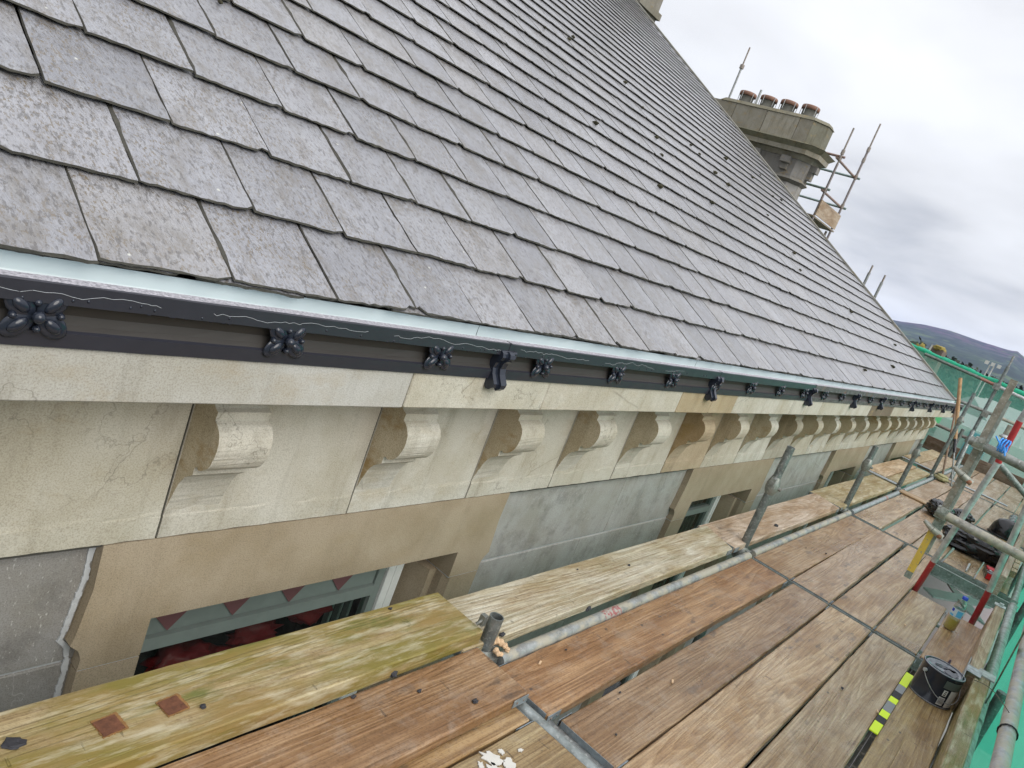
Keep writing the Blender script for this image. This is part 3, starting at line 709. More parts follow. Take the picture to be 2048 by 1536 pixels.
# verge and ridge
vg = MB(); a, c = rp(XV + .0, -.01, .0), rp(XV, SR, .0); dv = (c - a)
nn = Vector((0, -SN, CS))
vg.obox((a + c) / 2 + nn * .018 + Vector((.045, 0, 0)), dv / 2, (.05, 0, 0), nn * .022); vg.build("verge_strip", 'stone_dark', house, tint=(.30, .30, .28))
rg = MB(); rg.tube(rp(-2, SR, .01), rp(XV + .1, SR, .01), .10, 10); rg.build("ridge_tile", 'stone_dark', roof, tint=(.25, .25, .25))
# fallen mortar crumb on the slates near the top left is moss; the roof has scattered moss clumps
M['moss'] = m_plain("moss", (.035, .032, .015), .95, sc=60, bump=.8)
MOSS = [(1128/2.56, 10/2.56, .5), (1190, 246, 1), (1145, 75, 1), (1090, 55, .7), (1138, 78, .8), (1320, 373, 1), (1398, 308, .8), (1250, 165, .9), (1285, 215, .6), (1408, 279, .7), (1424, 405, 1), (1430, 345, 1), (1456, 369, 1.1), (1450, 317, 1.2), (1428, 346, .8), (1313, 275, .8), (1323, 310, .8), (1535, 430, .7), (1545, 392, .7), (1562, 400, .7), (1588, 506, .8), (1505, 355, .7), (1520, 350, .6), (1703, 624, .8), (1790, 690, .8), (1785, 733, .9), (1730, 740, .6), (1865, 725, .6), (1600, 540, .6), (1382, 290, .6)]
for k, (px, py, s) in enumerate(MOSS):
    d = ray(px, py); nrm = Vector((0, SN, -CS)); o_ = Vector((0, YE, ZE - H + .02)); t = nrm.dot(o_) / nrm.dot(d)
    if t < 0: continue
    P = d * t + Vector((0, 0, H)); m = MB(); e = .022 * s * (1 + .045 * P.x); m.lump(P, (e * .8, e * 1.3, e * .7), .5, 1)
    ob = m.build("moss_clump", 'moss', origin=tuple(P)); ob.rotation_euler = (0, 0, 0)
    tag(ob, ("small dark moss clump near the left top edge of the roof" if px < 600 else "small dark moss clump high on the slates by the verge" if py < 260 and px > 1200 else "small dark moss clump high on the slates near the frame top" if py < 120 else "small dark moss clump low on the slates near the gutter end" if py > 600 else "small dark moss clump on the slates below the big chimney" if px > 1480 else "small dark moss clump on the slates in the middle of the roof"), "moss clump", "moss clumps on the slate roof")
# lead-grey cloth patch on the first course is a loose slate, left on the second row

# ================================================================ CHIMNEYS AND FAR SCAFFOLD
def octa(mb, x0, x1, y0, y1, z0, z1, c, g0=0, g1=0):
    def ring(gv, z):
        a, b, e, f = x0 - gv, x1 + gv, y0 - gv, y1 + gv
        return [(a + c, e, z), (b - c, e, z), (b, e + c, z), (b, f - c, z), (b - c, f, z), (a + c, f, z), (a, f - c, z), (a, e + c, z)]
    vs = ring(g0, z0) + ring(g1, z1)
    mb.add(vs, [tuple(reversed(range(8))), tuple(8 + i for i in range(8))] + [(i, (i + 1) % 8, 8 + (i + 1) % 8, 8 + i) for i in range(8)])
ch = empty("chimney_stack", (17.5, 7.8, 0), "big weathered stone chimney with four clay pots standing behind the roof verge", "chimney")
X0, X1, Y0, Y1 = 17.15, 17.85, 6.66, 9.30
sc_ = (.34, .325, .275); dk_ = (.25, .245, .24)
for (z0, z1, g0, g1, nm, col, c) in ((0, 3.98, 0, 0, "shaft", (.32, .315, .31), .22), (3.985, 4.05, .0, .07, "necking", (.2, .195, .18), .22), (4.053, 4.12, .07, .02, "necking", (.2, .195, .18), .22),
        (4.123, 4.50, .02, .04, "frieze", dk_, .22), (4.503, 4.60, .06, .12, "bed_moulding", sc_, .23), (4.603, 4.70, .24, .25, "cornice", sc_, .25), (4.703, 4.80, .25, .34, "cornice", (.24, .235, .17), .27), (4.803, 4.86, .34, .12, "weathering", (.2, .2, .14), .25)):
    m = MB(); octa(m, X0, X1, Y0, Y1, z0, z1, c, g0, g1); m.build(nm, 'stone_dark', ch, tint=col)
yy = [Y0 - .10 + .27, 7.15, 7.95, 8.75, Y1 + .10]
for k, (a, b_) in enumerate(zip(yy, yy[1:])):
    ff_ = random.uniform(.85, 1.1); m = MB(); m.box(X0 - .10, X1 + .10, a + .006, b_ - .006, 4.865, 5.36); m.build("parapet_block", 'stone_dark', ch, tint=tuple(q * ff_ for q in sc_))
m = MB(); vs = [(X0 - .10, yy[0], 4.865), (X0 + .17, Y0 - .10, 4.865), (X1 - .17, Y0 - .10, 4.865), (X1 + .10, yy[0], 4.865)]; vs += [(x, y, 5.36) for x, y, z in vs]
m.add(vs, [(3, 2, 1, 0), (4, 5, 6, 7), (0, 1, 5, 4), (1, 2, 6, 5), (2, 3, 7, 6), (3, 0, 4, 7)]); m.build("parapet_block", 'stone_dark', ch, tint=(.20, .2, .16))
m = MB(); octa(m, X0, X1, Y0, Y1, 5.362, 5.44, .27, .12, .06); m.build("coping", 'stone_dark', ch, tint=(.22, .21, .16))
for k in range(4):        # carved brackets under the cornice
    m = MB(); y = Y0 + .30 + k * .75; m.box(X0 - .17, X0 + .05, y, y + .22, 4.36, 4.50); m.box(X0 - .10, X0 + .05, y + .03, y + .19, 4.22, 4.36); m.build("corbel", 'stone_dark', ch, tint=dk_)
m = MB(); m.box(X0 + .3, X0 + .5, Y0 - .20, Y0 + .05, 4.36, 4.50); m.box(X0 + .32, X0 + .48, Y0 - .13, Y0 + .05, 4.18, 4.36); m.build("corbel", 'stone_dark', ch, tint=dk_)
M['clay_rust'] = m_plain("clay_cap", (.22, .12, .085), .7, sc=12); M['pot'] = m_plain("pot", (.115, .115, .10), .8, sc=20)
M['whitelead'] = m_plain("white_mortar", (.55, .55, .52), .8)
for k, (px, py) in enumerate(((1493, 212), (1538, 224), (1581, 238), (1627, 251))):
    P = at(px - 3, py, x=X0 + .30); c = (P.x, P.y + .035 + .05 * k, 5.435)
    m = MB(); m.lathe(c, [(.165, 0), (.175, .04), (.16, .05), (.165, .18), (.175, .20), (.12, .21)], 20); pt = m.build("chimney_pot", 'pot', ch)
    m = MB(); m.lathe(c, [(.19, 0), (.185, .03), (.167, .045)], 20, cap=False); m.build("mortar_ring", 'whitelead', pt)
    m = MB(); m.lathe((c[0], c[1], c[2] + .205), [(.18, 0), (.205, .008), (.205, .075), (.19, .09), (.0, .095)], 22); m.build("cap", 'clay_rust', pt)
    for q in range(5):
        m = MB(); a = q * 1.257 + .4; m.tube((c[0] + .21 * math.cos(a), c[1] + .21 * math.sin(a), c[2] + .28), (c[0] + .205 * math.cos(a), c[1] + .205 * math.sin(a), c[2] + .08), .008, 5); m.build("cap_clip", 'strip', pt)
c2 = empty("ridge_chimney", (15.6, 12, 6), "pale stone ridge chimney with a projecting cap at the top of the verge", "chimney")
Pe = at(1270, 22, x=15.0)
m = MB(); m.box(14.99, 15.9, Pe.y, Pe.y + 1.6, 3, 7.6); m.build("shaft", 'stone_dark', c2, tint=(.27, .26, .23))
m = MB(); zc_ = at(1282, 5, x=15.0).z; m.box(14.93, 15.96, Pe.y - .08, Pe.y + 1.7, zc_ - .02, zc_ + .12); m.build("cap", 'stone_dark', c2, tint=(.25, .24, .2))

def coupler(mb, p, axis=(0, 0, 1), r=.036, L=.055):
    p = Vector(p); a = Vector(axis).normalized(); mb.tube(p - a * L, p + a * L, r, 12); u = a.orthogonal().normalized()
    mb.tube(p + u * .03, p + u * .062, .012, 8)
cs = empty("chimney_scaffold", (17.5, 5.9, 0), "tube scaffold tower with a plywood toe board beside the big chimney", "scaffold")
def stube(name, p, q, mat='rusty', par=cs, tint=(1, 1, 1), r=.029, **k):
    m = MB(); m.tube(p, q, r, 12, **k); return m.build(name, mat, par, tint=tint)
KX = 1.094; XA_, XB_ = 18.6, 20.24; ya = 5.93 * KX
def kz(z): return H + (z - H) * KX
stube("upright", (XA_, ya, 0), (XA_, ya, kz(4.6)), tint=(.8, .8, .9)); stube("upright", (XA_, ya, kz(4.6)), (XA_, ya, kz(5.38)), r=.021)
stube("upright", (XB_, ya, 0), (XB_, ya, kz(5.3)), tint=(.8, .8, .9)); stube("upright", (XB_, ya, kz(5.3)), (XB_, ya, kz(5.95)), r=.021)
P = at(1455, 190, x=19.4); Q = at(1500, 95, x=19.4)
stube("upright", (19.4, Q.y, 0), (19.4, Q.y, Q.z - .5), 'galv'); stube("upright", (19.4, Q.y, Q.z - .5), (19.4, Q.y, Q.z), r=.021)
P = at(1523, 180, x=19.4); stube("upright", (19.4, P.y, 0), (19.4, P.y, P.z), 'galv')
for z in (kz(4.70), kz(3.98)):
    stube("guard_rail", (XA_ - .1, ya + .05, z), (XB_ + .12, ya + .05, z), tint=(1, .8, .75))
    stube("guard_rail", (XA_, ya - .1, z + .06), (XA_, 10.4, z + .06), 'rusty' if z > 5 else 'galv', tint=(1, .75, .7) if z > 5 else (.8, 1, .9))
    stube("guard_rail", (XB_ + .05, ya - .1, z - .01), (XB_ + .05, 11, z - .01), 'galv', tint=(.8, 1, .95))
m = MB()
for (x, z) in ((XA_, 4.72), (XA_, 4.0), (XB_, 4.70), (XB_, 4.0), (XB_, 5.35), (XB_, 5.1), (XA_, 4.85)):
    coupler(m, (x, ya, kz(z)), r=.042)
m.tube((19.4, Q.y, Q.z - .56), (19.4, Q.y, Q.z - .46), .06, 10); m.build("coupler", 'rusty', cs)
m = MB(); m.box(XA_ - .03, XB_ + .12, ya - .04, ya - .015, kz(3.46), kz(3.80)); m.build("plywood_panel", 'wood_pale', cs, tint=(.52, .43, .32))
for k in range(3):
    m = T(XA_ - .1, XB_ + .2, ya - .02 + .235 * k, ya + .2 + .235 * k, kz(3.40), kz(3.40) + .038, .003); m.build("platform_board", 'wood_pale', cs, tint=(.36, .33, .27))
m = MB(); m.tube((XB_, ya + .1, kz(3.36)), (XB_, ya + .1, kz(2.9)), .03, 10); m.build("bracket_tube", 'rusty', cs)
fs_ = empty("rear_scaffold", (17, 4.2, 0), "pair of short scaffold tube tops poking up behind the verge, low down beside the hill", "scaffold")
for (a, b_) in (((1735, 560), (1743, 530)), ((1755, 585), (1770, 550))):
    P, Q = at(*a, x=17.2), at(*b_, x=17.2); y = (P.y + Q.y) / 2
    stube("upright", (17.2, y, 0), (17.2, y, Q.z - .16), 'galv', fs_); stube("spigot", (17.2, y, Q.z - .16), (17.2, y, Q.z), 'rusty', fs_, r=.019)

# ================================================================ MAIN SCAFFOLD
sca = empty("scaffold", (5, .4, 0), "galvanised tube scaffold along the wall carrying the board deck, with uprights beside the inner boards", "scaffold")
def sp(name, p, q, mat='galv', tint=(1, 1, 1), r=.02415, parent=sca, **k):
    m = MB(); m.tube(p, q, r, 18, seg=6, **k); return m.build(name, mat, parent, tint=tint)
YI = 1.045; YO = -.268
DK = (.62, .66, .66)
# inner uprights with their collars
ups = [(1.925, .135, None), (4.335, .66, .43), (6.77, .585, .43), (9.19, .54, .44), (11.6, 1.22, .84)]
for (x, zt, zc_) in ups:
    y = YI + .03 if x > 2 else YI + .022
    z1 = zc_ or zt
    o = sp("upright", (x, y, -2.6), (x, y, z1), tint=DK, hollow=(zc_ is None))
    if zc_:
        sp("spigot_tube", (x, y, z1), (x, y, zt), tint=DK, hollow=True, r=.0225)
        m = MB(); m.lathe((x, y, z1 - .05), [(.0245, -.02), (.034, 0), (.038, .02), (.038, .045), (.031, .07), (.0245, .09)], 18, cap=False)
        m.tube((x, y - .03, z1 - .02), (x, y - .052, z1 - .02), .010, 8); m.obox((x - .035, y, z1 + .01), (.008, 0, 0), (0, .014, 0), (0, 0, .02)); m.build("collar", 'galv', sca, tint=(.85, .85, .8))
    m = MB()   # pressed V cups low on the upright
    m.lathe((x, y, -.035), [(.025, -.03), (.040, -.026), (.043, 0), (.036, .035), (.026, .052)], 16, cap=False)
    m.obox((x, y - .03, -.03), (.022, 0, 0), (0, .020, 0), (0, 0, .035)); m.obox((x + .038, y, -.01), (.012, 0, 0), (0, .014, 0), (0, 0, .03)); m.obox((x - .04, y + .01, .0), (.010, 0, 0), (0, .014, 0), (0, 0, .03))
    m.build("cup_fitting", 'galv', sca, tint=(.75, .75, .72))
m = MB(); m.obox((1.89, YI + .045, .115), (.010, 0, 0), (0, .010, 0), (0, 0, .018)); m.tube((1.89, YI + .04, .125), (1.87, YI + .05, .10), .006, 6); m.build("bent_tab", 'galv', sca, tint=(.8, .8, .75))
# ledgers
YL = 1.020
for k, (a, b_) in enumerate(((-1.5, 1.89), (1.96, 4.30), (4.37, 6.73), (6.81, 9.15), (9.23, 11.56), (11.64, 14.7))):
    sp("ledger", (a, YL, -.012), (b_, YL, -.012), 'clay' if k in (1, 2) else 'galv', tint=(1, 1, 1) if k < 3 else (1.25, 1.3, 1.35))
for x in (2.62, 8.2):
    m = MB(); m.tube((x, YL, -.012), (x + (.13 if x < 3 else .09), YL, -.012), .0246, 18); M['redscrape'] = m_paint('red_scrape', (.33, .10, .10), .5, .47, (.36, .35, .31)); m.build("red_band", 'redscrape', sca, tint=(1, 1, 1))
for k, (a, b_) in enumerate(((-1.5, 1.9), (1.95, 3.95), (3.9, 6.45), (6.6, 9.15), (9.2, 14.6))):
    sp("ledger", (a, YO + .028, -.01 + (.012 if k == 2 else 0)), (b_, YO + .028, -.01 + (.012 if k == 2 else 0)), tint=(1.3, 1.35, 1.3), r=.0275 if k in (1, 2) else .02415)
for (x, zt) in ((1.925, 1.9), (6.77, 2.4), (9.19, 2.4), (11.6, 2.4)):
    sp("upright", (x, YO - .05, -3), (x, YO - .05, zt), 'rusty' if x < 3 else 'galv', tint=DK)
sp("upright", (4.335, YO - .03, -3), (4.335, YO - .03, .05), 'galv', tint=DK)
# transoms: tube near the first, angle bars beyond
sp("transom", (1.868, YI - .03, -.022), (1.868, YO, -.022), tint=(.95, 1, 1), r=.0225)
sp("transom", (1.915, .80, -.045), (1.915, YO, -.045), tint=(.6, .6, .6))
for x in (4.29, 6.70, 9.19, 11.60, 13.9):
    m = MB(); m.box(x - .003, x + .003, YO, YL - .03, -.06, -.004); m.box(x - .03, x + .03, YO, YL - .03, -.064, -.0605); m.build("transom", 'galv', sca, tint=(1, 1.05, 1))
m = MB(); m.box(6.475, 6.50, -.27, .33, -.075, .004); m.box(6.43, 6.4745, -.27, .33, -.075, -.071); m.build("trap_bearer", 'galv', sca, tint=(.8, .9, .85))
m = MB(); m.box(6.50, 6.53, -.27, .33, -.012, -.002); m.build("trap_bearer", 'strip', sca, tint=(.9, 1, .95))
m = MB(); m.box(5.52, 6.45, .315, .335, -.06, -.005); m.build("trap_bearer", 'galv', sca, tint=(.8, .9, .85))
# guard rails on the street side
sp("guard_rail", (-1.5, YO + .012, .375), (4.7, YO + .012, .405), 'clay', tint=(1.35, 1.3, 1.4))
sp("guard_rail", (4.6, YO - .02, .95), (11.6, YO - .02, .98), 'galv')
sp("guard_rail", (-1.5, YO - .02, .98), (4.7, YO - .02, .98), 'galv')
# flat brace crossing behind the mid rail
P, Q = at(2075, 1215, y=-.20), at(1968, 1412, y=-.255)
m = MB(); d = (Q - P); c = (P + Q) / 2; m.obox(c, d / 2, d.cross(Vector((0, 1, 0))).normalized() * .028, (0, .003, 0)); m.build("flat_brace", 'rusty', sca, tint=(.75, .85, .8))
m = MB(); m.obox(Q + Vector((-.02, 0, -.01)), (.05, 0, 0), (0, .012, 0), (0, 0, .035)); m.build("toe_board_clip", 'galv', sca, tint=(.7, .75, .65))
# gate across the ladder opening: post and two rails
gx = 4.66
m = MB(); y0 = .278
def seg(z0, z1, mi):
    m.cur = mi; m.box(gx - .018, gx + .008, y0 + .004, y0 + .038, z0, z1)
seg(.285, .56, 1); seg(.56, .60, 0); seg(.245, .285, 0); seg(.60, 1.435, 2)
m.cur = 0; m.box(gx - .014, gx + .016, y0 - .012, y0 + .0035, .42, 1.33)
m.add([(gx - .012, y0 + .003, .32), (gx - .012, y0 - .012, .42), (gx + .014, y0 - .012, .42), (gx + .014, y0 + .003, .36)], [(0, 1, 2, 3)])
m.build("gate_post", ['galv', 'yellow', 'rusty'], sca, tint=(.95, 1, .9))
zl_, zu_ = .655, 1.070
sp("gate_rail", (gx - .045, .325, zl_), (gx - .045, -.32, zl_ - .03), 'clay', tint=(1.0, .9, .82))
sp("gate_rail", (gx - .045, .345, zu_), (gx - .045, -.32, zu_ - .05), 'galv', tint=(.8, .8, .74), hollow=True)
for z in (zl_, zu_):
    m = MB(); m.tube((gx - .045, y0 + .045, z), (gx - .045, y0 - .005, z - .003), .0315, 16); m.tube((gx - .075, y0 + .015, z + .018), (gx - .10, y0 + .015, z + .022), .013, 8); m.tube((gx - .075, y0 + .015, z + .018), (gx - .088, y0 + .015, z + .02), .021, 8)
    m.obox((gx - .03, y0 + .02, z), (.035, 0, 0), (0, .028, 0), (0, 0, .030)); m.build("coupler", 'galv', sca, tint=(1.1, 1.1, 1))
for z in (.555, .885):
    m = MB(); m.tube((gx - .03, y0 + .075, z + .02), (gx - .035, y0 + .02, z - .002), .010, 9, .019); m.tube((gx - .035, y0 + .02, z - .002), (gx - .03, y0 - .035, z - .022), .019, 9, .017); m.build("wedge_lug", 'galv', sca, tint=(1.3, 1.25, 1.1))
    m = MB(); m.ell((gx - .045, y0 - .022, z - .020), (.008, .014, .013), 8, 6); m.build("rust_spot", 'rusty', sca, tint=(1, .5, .3))
# upright behind the gate with a cast collar, and a tube brace falling away from it
m = MB(); pu = at(2010, 875, x=15.2)
sp("upright", (15.2, pu.y, -2), (15.2, pu.y, pu.z), 'galv', tint=(.8, .8, .8), r=.045); sp("spigot_tube", (15.2, pu.y, pu.z), (15.2, pu.y, pu.z + .22), 'clay', r=.055, tint=(.8, .8, .8))
m.lathe((15.2, pu.y, pu.z - .015), [(.045, -.01), (.09, 0), (.09, .03), (.055, .06)], 14, cap=False); m.build("collar", 'strip', sca)
P, Q = at(1992, 920, x=7.4), at(2075, 1018, x=7.4); sp("brace", P, Q, 'galv', tint=(.65, .75, .7))
# uprights and rails across the gable end, holding the net
XG = 15.35
gs = empty("gable_scaffold", (XG, .5, 0), "end scaffold across the gable with horizontal rails and green net tied to it", "scaffold")
def gp(px, py): return at(px, py, x=XG)
a = gp(1994, 775); 
stube("upright", (XG, a.y, -3), (XG, a.y, gp(2013, 735).z + .02), 'galv', gs, tint=DK); stube("spigot", (XG, a.y, 1.6), (XG, a.y, gp(2028, 712).z), 'galv', gs, r=.018)
for (p, q, mt, tn) in (((1850, 708), (1962, 757), 'galv', (.55, .6, .55)), ((1962, 757), (1994, 772), 'rusty', (1.3, .7, .6)), ((1994, 772), (2075, 810), 'strip', (1, 1, 1)), ((1890, 790), (1985, 829), 'galv', (1, 1, .95)), ((1985, 829), (2085, 872), 'clay', (1, .95, .85)), ((1858, 842), (1935, 877), 'rusty', (1, 1, 1)), ((1935, 877), (2075, 945), 'galv', (1, 1, 1))):
    stube("rail", gp(*p), gp(*q), mt, gs, tint=tn)
m = MB()
for (px, py) in ((1994, 773), (1971, 828), (1938, 880)):
    c = gp(px, py); m.obox(c + Vector((-.05, 0, 0)), (.05, 0, 0), (0, .05, 0), (0, 0, .055)); m.tube(c + Vector((-.1, .02, .02)), c + Vector((-.14, .02, .02)), .02, 8)
m.build("coupler", 'galv', gs, tint=(.9, .9, .85))
for (px, py, z1) in ((1912, 895, .45), (1900, 905, .3)):
    c = gp(px, py); stube("upright", (XG - .4, c.y, -3), (XG - .4, c.y, z1 + .1), 'galv', gs, tint=DK)
stube("raking_tube", at(1900, 962, x=12.2), at(1946, 862, x=12.6), 'galv', gs, tint=(.6, .65, .65))
# lower lift seen through the trap and the gaps
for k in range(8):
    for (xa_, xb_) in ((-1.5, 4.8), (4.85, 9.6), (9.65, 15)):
        m = T(xa_, xb_, -.32 + k * .235, -.09 + k * .235, -2.10, -2.06, .003); m.build("lower_board", 'wood_pale', sca, tint=(.025, .022, .02))  # boards coloured near black, putting the shade under the deck into their colour
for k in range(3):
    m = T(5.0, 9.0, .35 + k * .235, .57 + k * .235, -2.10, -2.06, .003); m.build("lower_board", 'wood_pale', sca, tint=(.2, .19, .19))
sp("lower_rail", (8.75, -.40, -.55), (8.75, 1.2, -.55), 'galv', tint=(.12, .12, .12), r=.035)
M['lowpale'] = m_paint('pale_grey_board', (.55, .48, .52), .6); P, Q = Vector((8.9, .34, -.8)), Vector((10.4, -.16, -.95)); m = MB(); m.obox((P + Q) / 2, (Q - P) / 2, (.0, .06, .02), (0, .0, .01)); m.build("lower_brace", 'lowpale', sca)
m = MB(); m.obox((9.7, .02, -.9), (.5, .14, -.03), (0, .11, .02), (0, 0, .01)); m.build("lower_sheet", 'lowpale', sca)
M['lowgrey'] = m_paint("grey_sheet", (.36, .30, .32), .5)
m = MB(); m.box(9.0, 15, -.33, 1.0, -1.62, -1.6); m.build("lower_platform", 'lowgrey', sca)

# ================================================================ SCAFFOLD BOARDS (each a thing)
G_DECK = "scaffold boards of the working deck"; G_IN = "inner boards between the uprights and the wall"
def board(x0, x1, y0, y1, zt, label, tint=(.36, .27, .19), mat='wood', group=G_DECK, th=.038, skew=0, bands=(1, 1), origin=None, endskew=0, bandm='galv', warp=.004):
    tint = (tint[0] * 1.26, tint[1] * 1.20, tint[2] * 1.04) if mat == 'wood' else (tint[0] * 1.22, tint[1] * 1.23, tint[2] * 1.22); m = T(x0, x1, y0, y1, zt - th, zt, .004, max(8, int((x1 - x0) * 12)), .0022, warp, skew)
    if endskew:
        m.v = [(x + endskew * (y - y0) * ((x - x0) / (x1 - x0)), y, z) for x, y, z in m.v]
    o = m.build("scaffold_board", mat, None, origin=((x0 + x1) / 2, (y0 + y1) / 2, zt - th), tint=tint)
    tag(o, label, "scaffold board", group)
    for e, on in enumerate(bands):
        if not on: continue
        xe = x0 if e == 0 else x1; s = 1 if e == 0 else -1; m = MB(); yy0, yy1 = y0 + skew * (xe - x0), y1 + skew * (xe - x0)
        m.box(*sorted((xe - s * .0015, xe + s * .0)), yy0 + .006, yy1 - .006, zt - th + .002, zt - .003)
        for ye, q in ((yy0, -1), (yy1, 1)):
            m.obox((xe + s * .035, ye + q * .0035, zt - th / 2), (.036, 0, 0), (0, .001, 0), (0, 0, th / 2 - .006))
        b = m.build("end_band", bandm, o, tint=(1, 1.1, 1.2))
        m2 = MB()
        for q in (.02, .052): m2.ell((xe + s * q, yy0 - .005, zt - th / 2), (.004, .002, .004), 8, 5)
        m2.build("nail", 'rusty', b)
    return o
BR = (.335, .245, .17); PA = (.43, .36, .28); DKB = (.29, .20, .135); GY = (.40, .345, .28)
A_ = board(-1.4, 1.868, .838, 1.062, .040, "brown stained board lying on top of its neighbour beside the cut-off upright", (.33, .225, .145))
board(-1.4, 1.835, .783, 1.005, -.003, "narrow visible strip of board tucked under the overlapping brown board", (.36, .26, .15))
Cb = board(-1.4, 1.845, .548, .773, -.001, "board with a white paint splash at the bottom edge of the picture", (.33, .27, .17))
for k in range(3):
    board(-1.4, 1.84, .31 - k * .235, .532 - k * .235, 0, ("plain board next to the paint-splashed one, below the frame", "second board from the paint-splashed one, below the frame", "street edge board below the frame")[k], GY)
P1 = board(-1.4, 1.885, 1.062, 1.282, .090, "thick mossy yellow-green board with two rusty square marks beside the wall", (.46, .39, .24), 'wood_moss', G_IN, th=.055, skew=.002, bands=(0, 0), warp=.0)
P2 = board(1.80, 4.095, 1.062, 1.288, .045, "bleached pale board with green edge, wall side, after the mossy one", (.57, .55, .47), 'wood_lmoss', G_IN, endskew=.55)
board(4.135, 6.47, 1.062, 1.30, .045, "pinkish pale board with a dark pebble on it, beside the second upright", (.55, .46, .38), 'wood_pale', G_IN, endskew=.4)
board(6.53, 8.95, 1.062, 1.33, .045, "yellowish mossy board with dark cracks between second and third tall uprights", (.47, .41, .26), 'wood_lmoss', G_IN)
board(9.20, 11.3, 1.24, 1.47, .05, "clean pale plywood-like board against the wall by the third window", (.62, .50, .36), 'wood_pale', G_IN, bands=(0, 0))
board(9.20, 11.3, 1.06, 1.225, .045, "narrow mossy board beside the ledger in front of the pale one", (.45, .39, .24), 'wood_lmoss', G_IN, bands=(0, 0))
board(11.9, 14.6, 1.30, 1.52, .05, "striped pale board at the far wall corner", (.55, .47, .33), 'wood_pale', G_IN, bands=(0, 0))
board(11.7, 14.6, 1.06, 1.285, .045, "pale board full of dark nicks beside the far corner", (.50, .42, .33), 'wood_pale', G_IN, bands=(0, 0))
seg2 = [(.767, .992, "orange-brown board next to the clay-smeared ledger, with spatter stains", (.365, .235, .14)), (.530, .735, "dark brown wet board with swirling grain, second from the ledger", (.32, .235, .165)),
        (.298, .520, "pale knotted board in the middle of the nearest full bay", (.47, .37, .27)), (.072, .286, "greyish nicked board beside the strip of yellow tape", (.41, .345, .265)), (-.150, .040, "mossy brown board under the paint tin", (.355, .28, .155))]
for (y0, y1, lb, tn) in seg2: board(1.905 if y0 > .7 else 1.93, 4.262, y0, y1, 0 + random.uniform(-.003, .002), lb, tn)
seg3 = [(.770, .992, "wide board with fanned grain beside the second upright", (.38, .285, .20), 6.66), (.540, .757, "reddish-grey board in the middle of the second bay", (.40, .31, .24), 6.66),
        (.303, .527, "board with a wet shining patch beside the trap opening", (.41, .31, .215), 6.66), (.078, .292, "short board ending at the trap, without the bottle", (.40, .32, .22), 5.46), (-.145, .062, "short board the plastic bottle stands on", (.40, .285, .175), 5.42)]
for (y0, y1, lb, tn, x1) in seg3: board(4.318, x1, y0, y1, random.uniform(-.003, .002), lb, tn, skew=.006 if y0 > .5 and y0 < .6 else 0)
nm = {3: "third", 4: "fourth", 5: "fifth"}
desc = ["beside the ledger", "second from the ledger", "in the middle row", "fourth from the ledger", "on the street edge"]
for b_, (x0, x1) in {3: (6.745, 9.15), 4: (9.235, 11.56), 5: (11.66, 14.9)}.items():
    for k in range(5):
        y0 = .765 - .237 * k + random.uniform(-.006, .006); ww = .222 if (b_, k) != (3, 1) else .208
        board(x0 + (0 if b_ == 3 else random.uniform(0, .02)), x1, y0, y0 + ww, random.uniform(-.004, .003), "%s board %s, %s bay %s" % (["pale worn", "pinkish", "greyish", "washed-out tan", "yellowish"][k], desc[k], nm[b_], {3: "where the black sacks lie", 4: "where the broom stands", 5: "by the gable end"}[b_]), tuple(q * (.94 + .03 * ((b_ * 3 + k * 2) % 5)) for q in ((.44, .36, .285), (.45, .36, .29), (.43, .37, .31), (.46, .38, .29), (.44, .36, .24))[k]), 'wood' if b_ == 3 else 'wood_pale', skew=random.uniform(-.002, .002))
# cross pieces
m = T(-.26, .22, -.11, .11, 0, .014, .002); 
o = m.build("timber_batten", 'wood_pale', None, origin=(0, 0, 0), tint=(.60, .46, .30)); o.location = (9.02, .80, .004); o.rotation_euler = (0, 0, math.radians(90)); tag(o, "fresh orange timber batten laid across the boards beside the black sack", "batten")
for k, (x, y0, y1) in enumerate(((11.98, .15, 1.0), (9.06, 1.09, 1.42), (11.70, 1.08, 1.5))):
    m = MB(); m.box(x - .06, x + .05, y0, y1, .0485 if y0 > 1 else .006, .054 if y0 > 1 else .012); o = m.build("metal_strip", 'strip' , None, tint=(.8, .85, .9))
    tag(o, ("long zinc strip laid across the far deck boards", "short zinc strip bridging the inner boards beside the third upright", "zinc strip bridging the inner boards by the far corner")[k], "metal strip", "zinc strips across the boards")
# brown toe boards at the gable end
for k, (y0, y1, z1, tn) in enumerate(((1.18, 1.72, .24, (.24, .16, .115)), (.15, 1.15, .21, (.25, .185, .14)), (-.75, .12, .20, (.22, .16, .12)))):
    m = T(-(y1 - y0) / 2, (y1 - y0) / 2, -.02, .02, 0, z1, .004, 8, .003); o = m.build("toe_board", 'wood', None, origin=(0, 0, 0), tint=tn); o.location = (15.0 + .05 * (k % 2), (y0 + y1) / 2, -.02); o.rotation_euler = (0, 0, math.radians(90))
    tag(o, ("reddish brown toe board nearest the wall corner at the gable", "long brown toe board across the gable end of the deck", "brown toe board at the street end of the gable")[k], "toe board", "brown toe boards at the gable end")
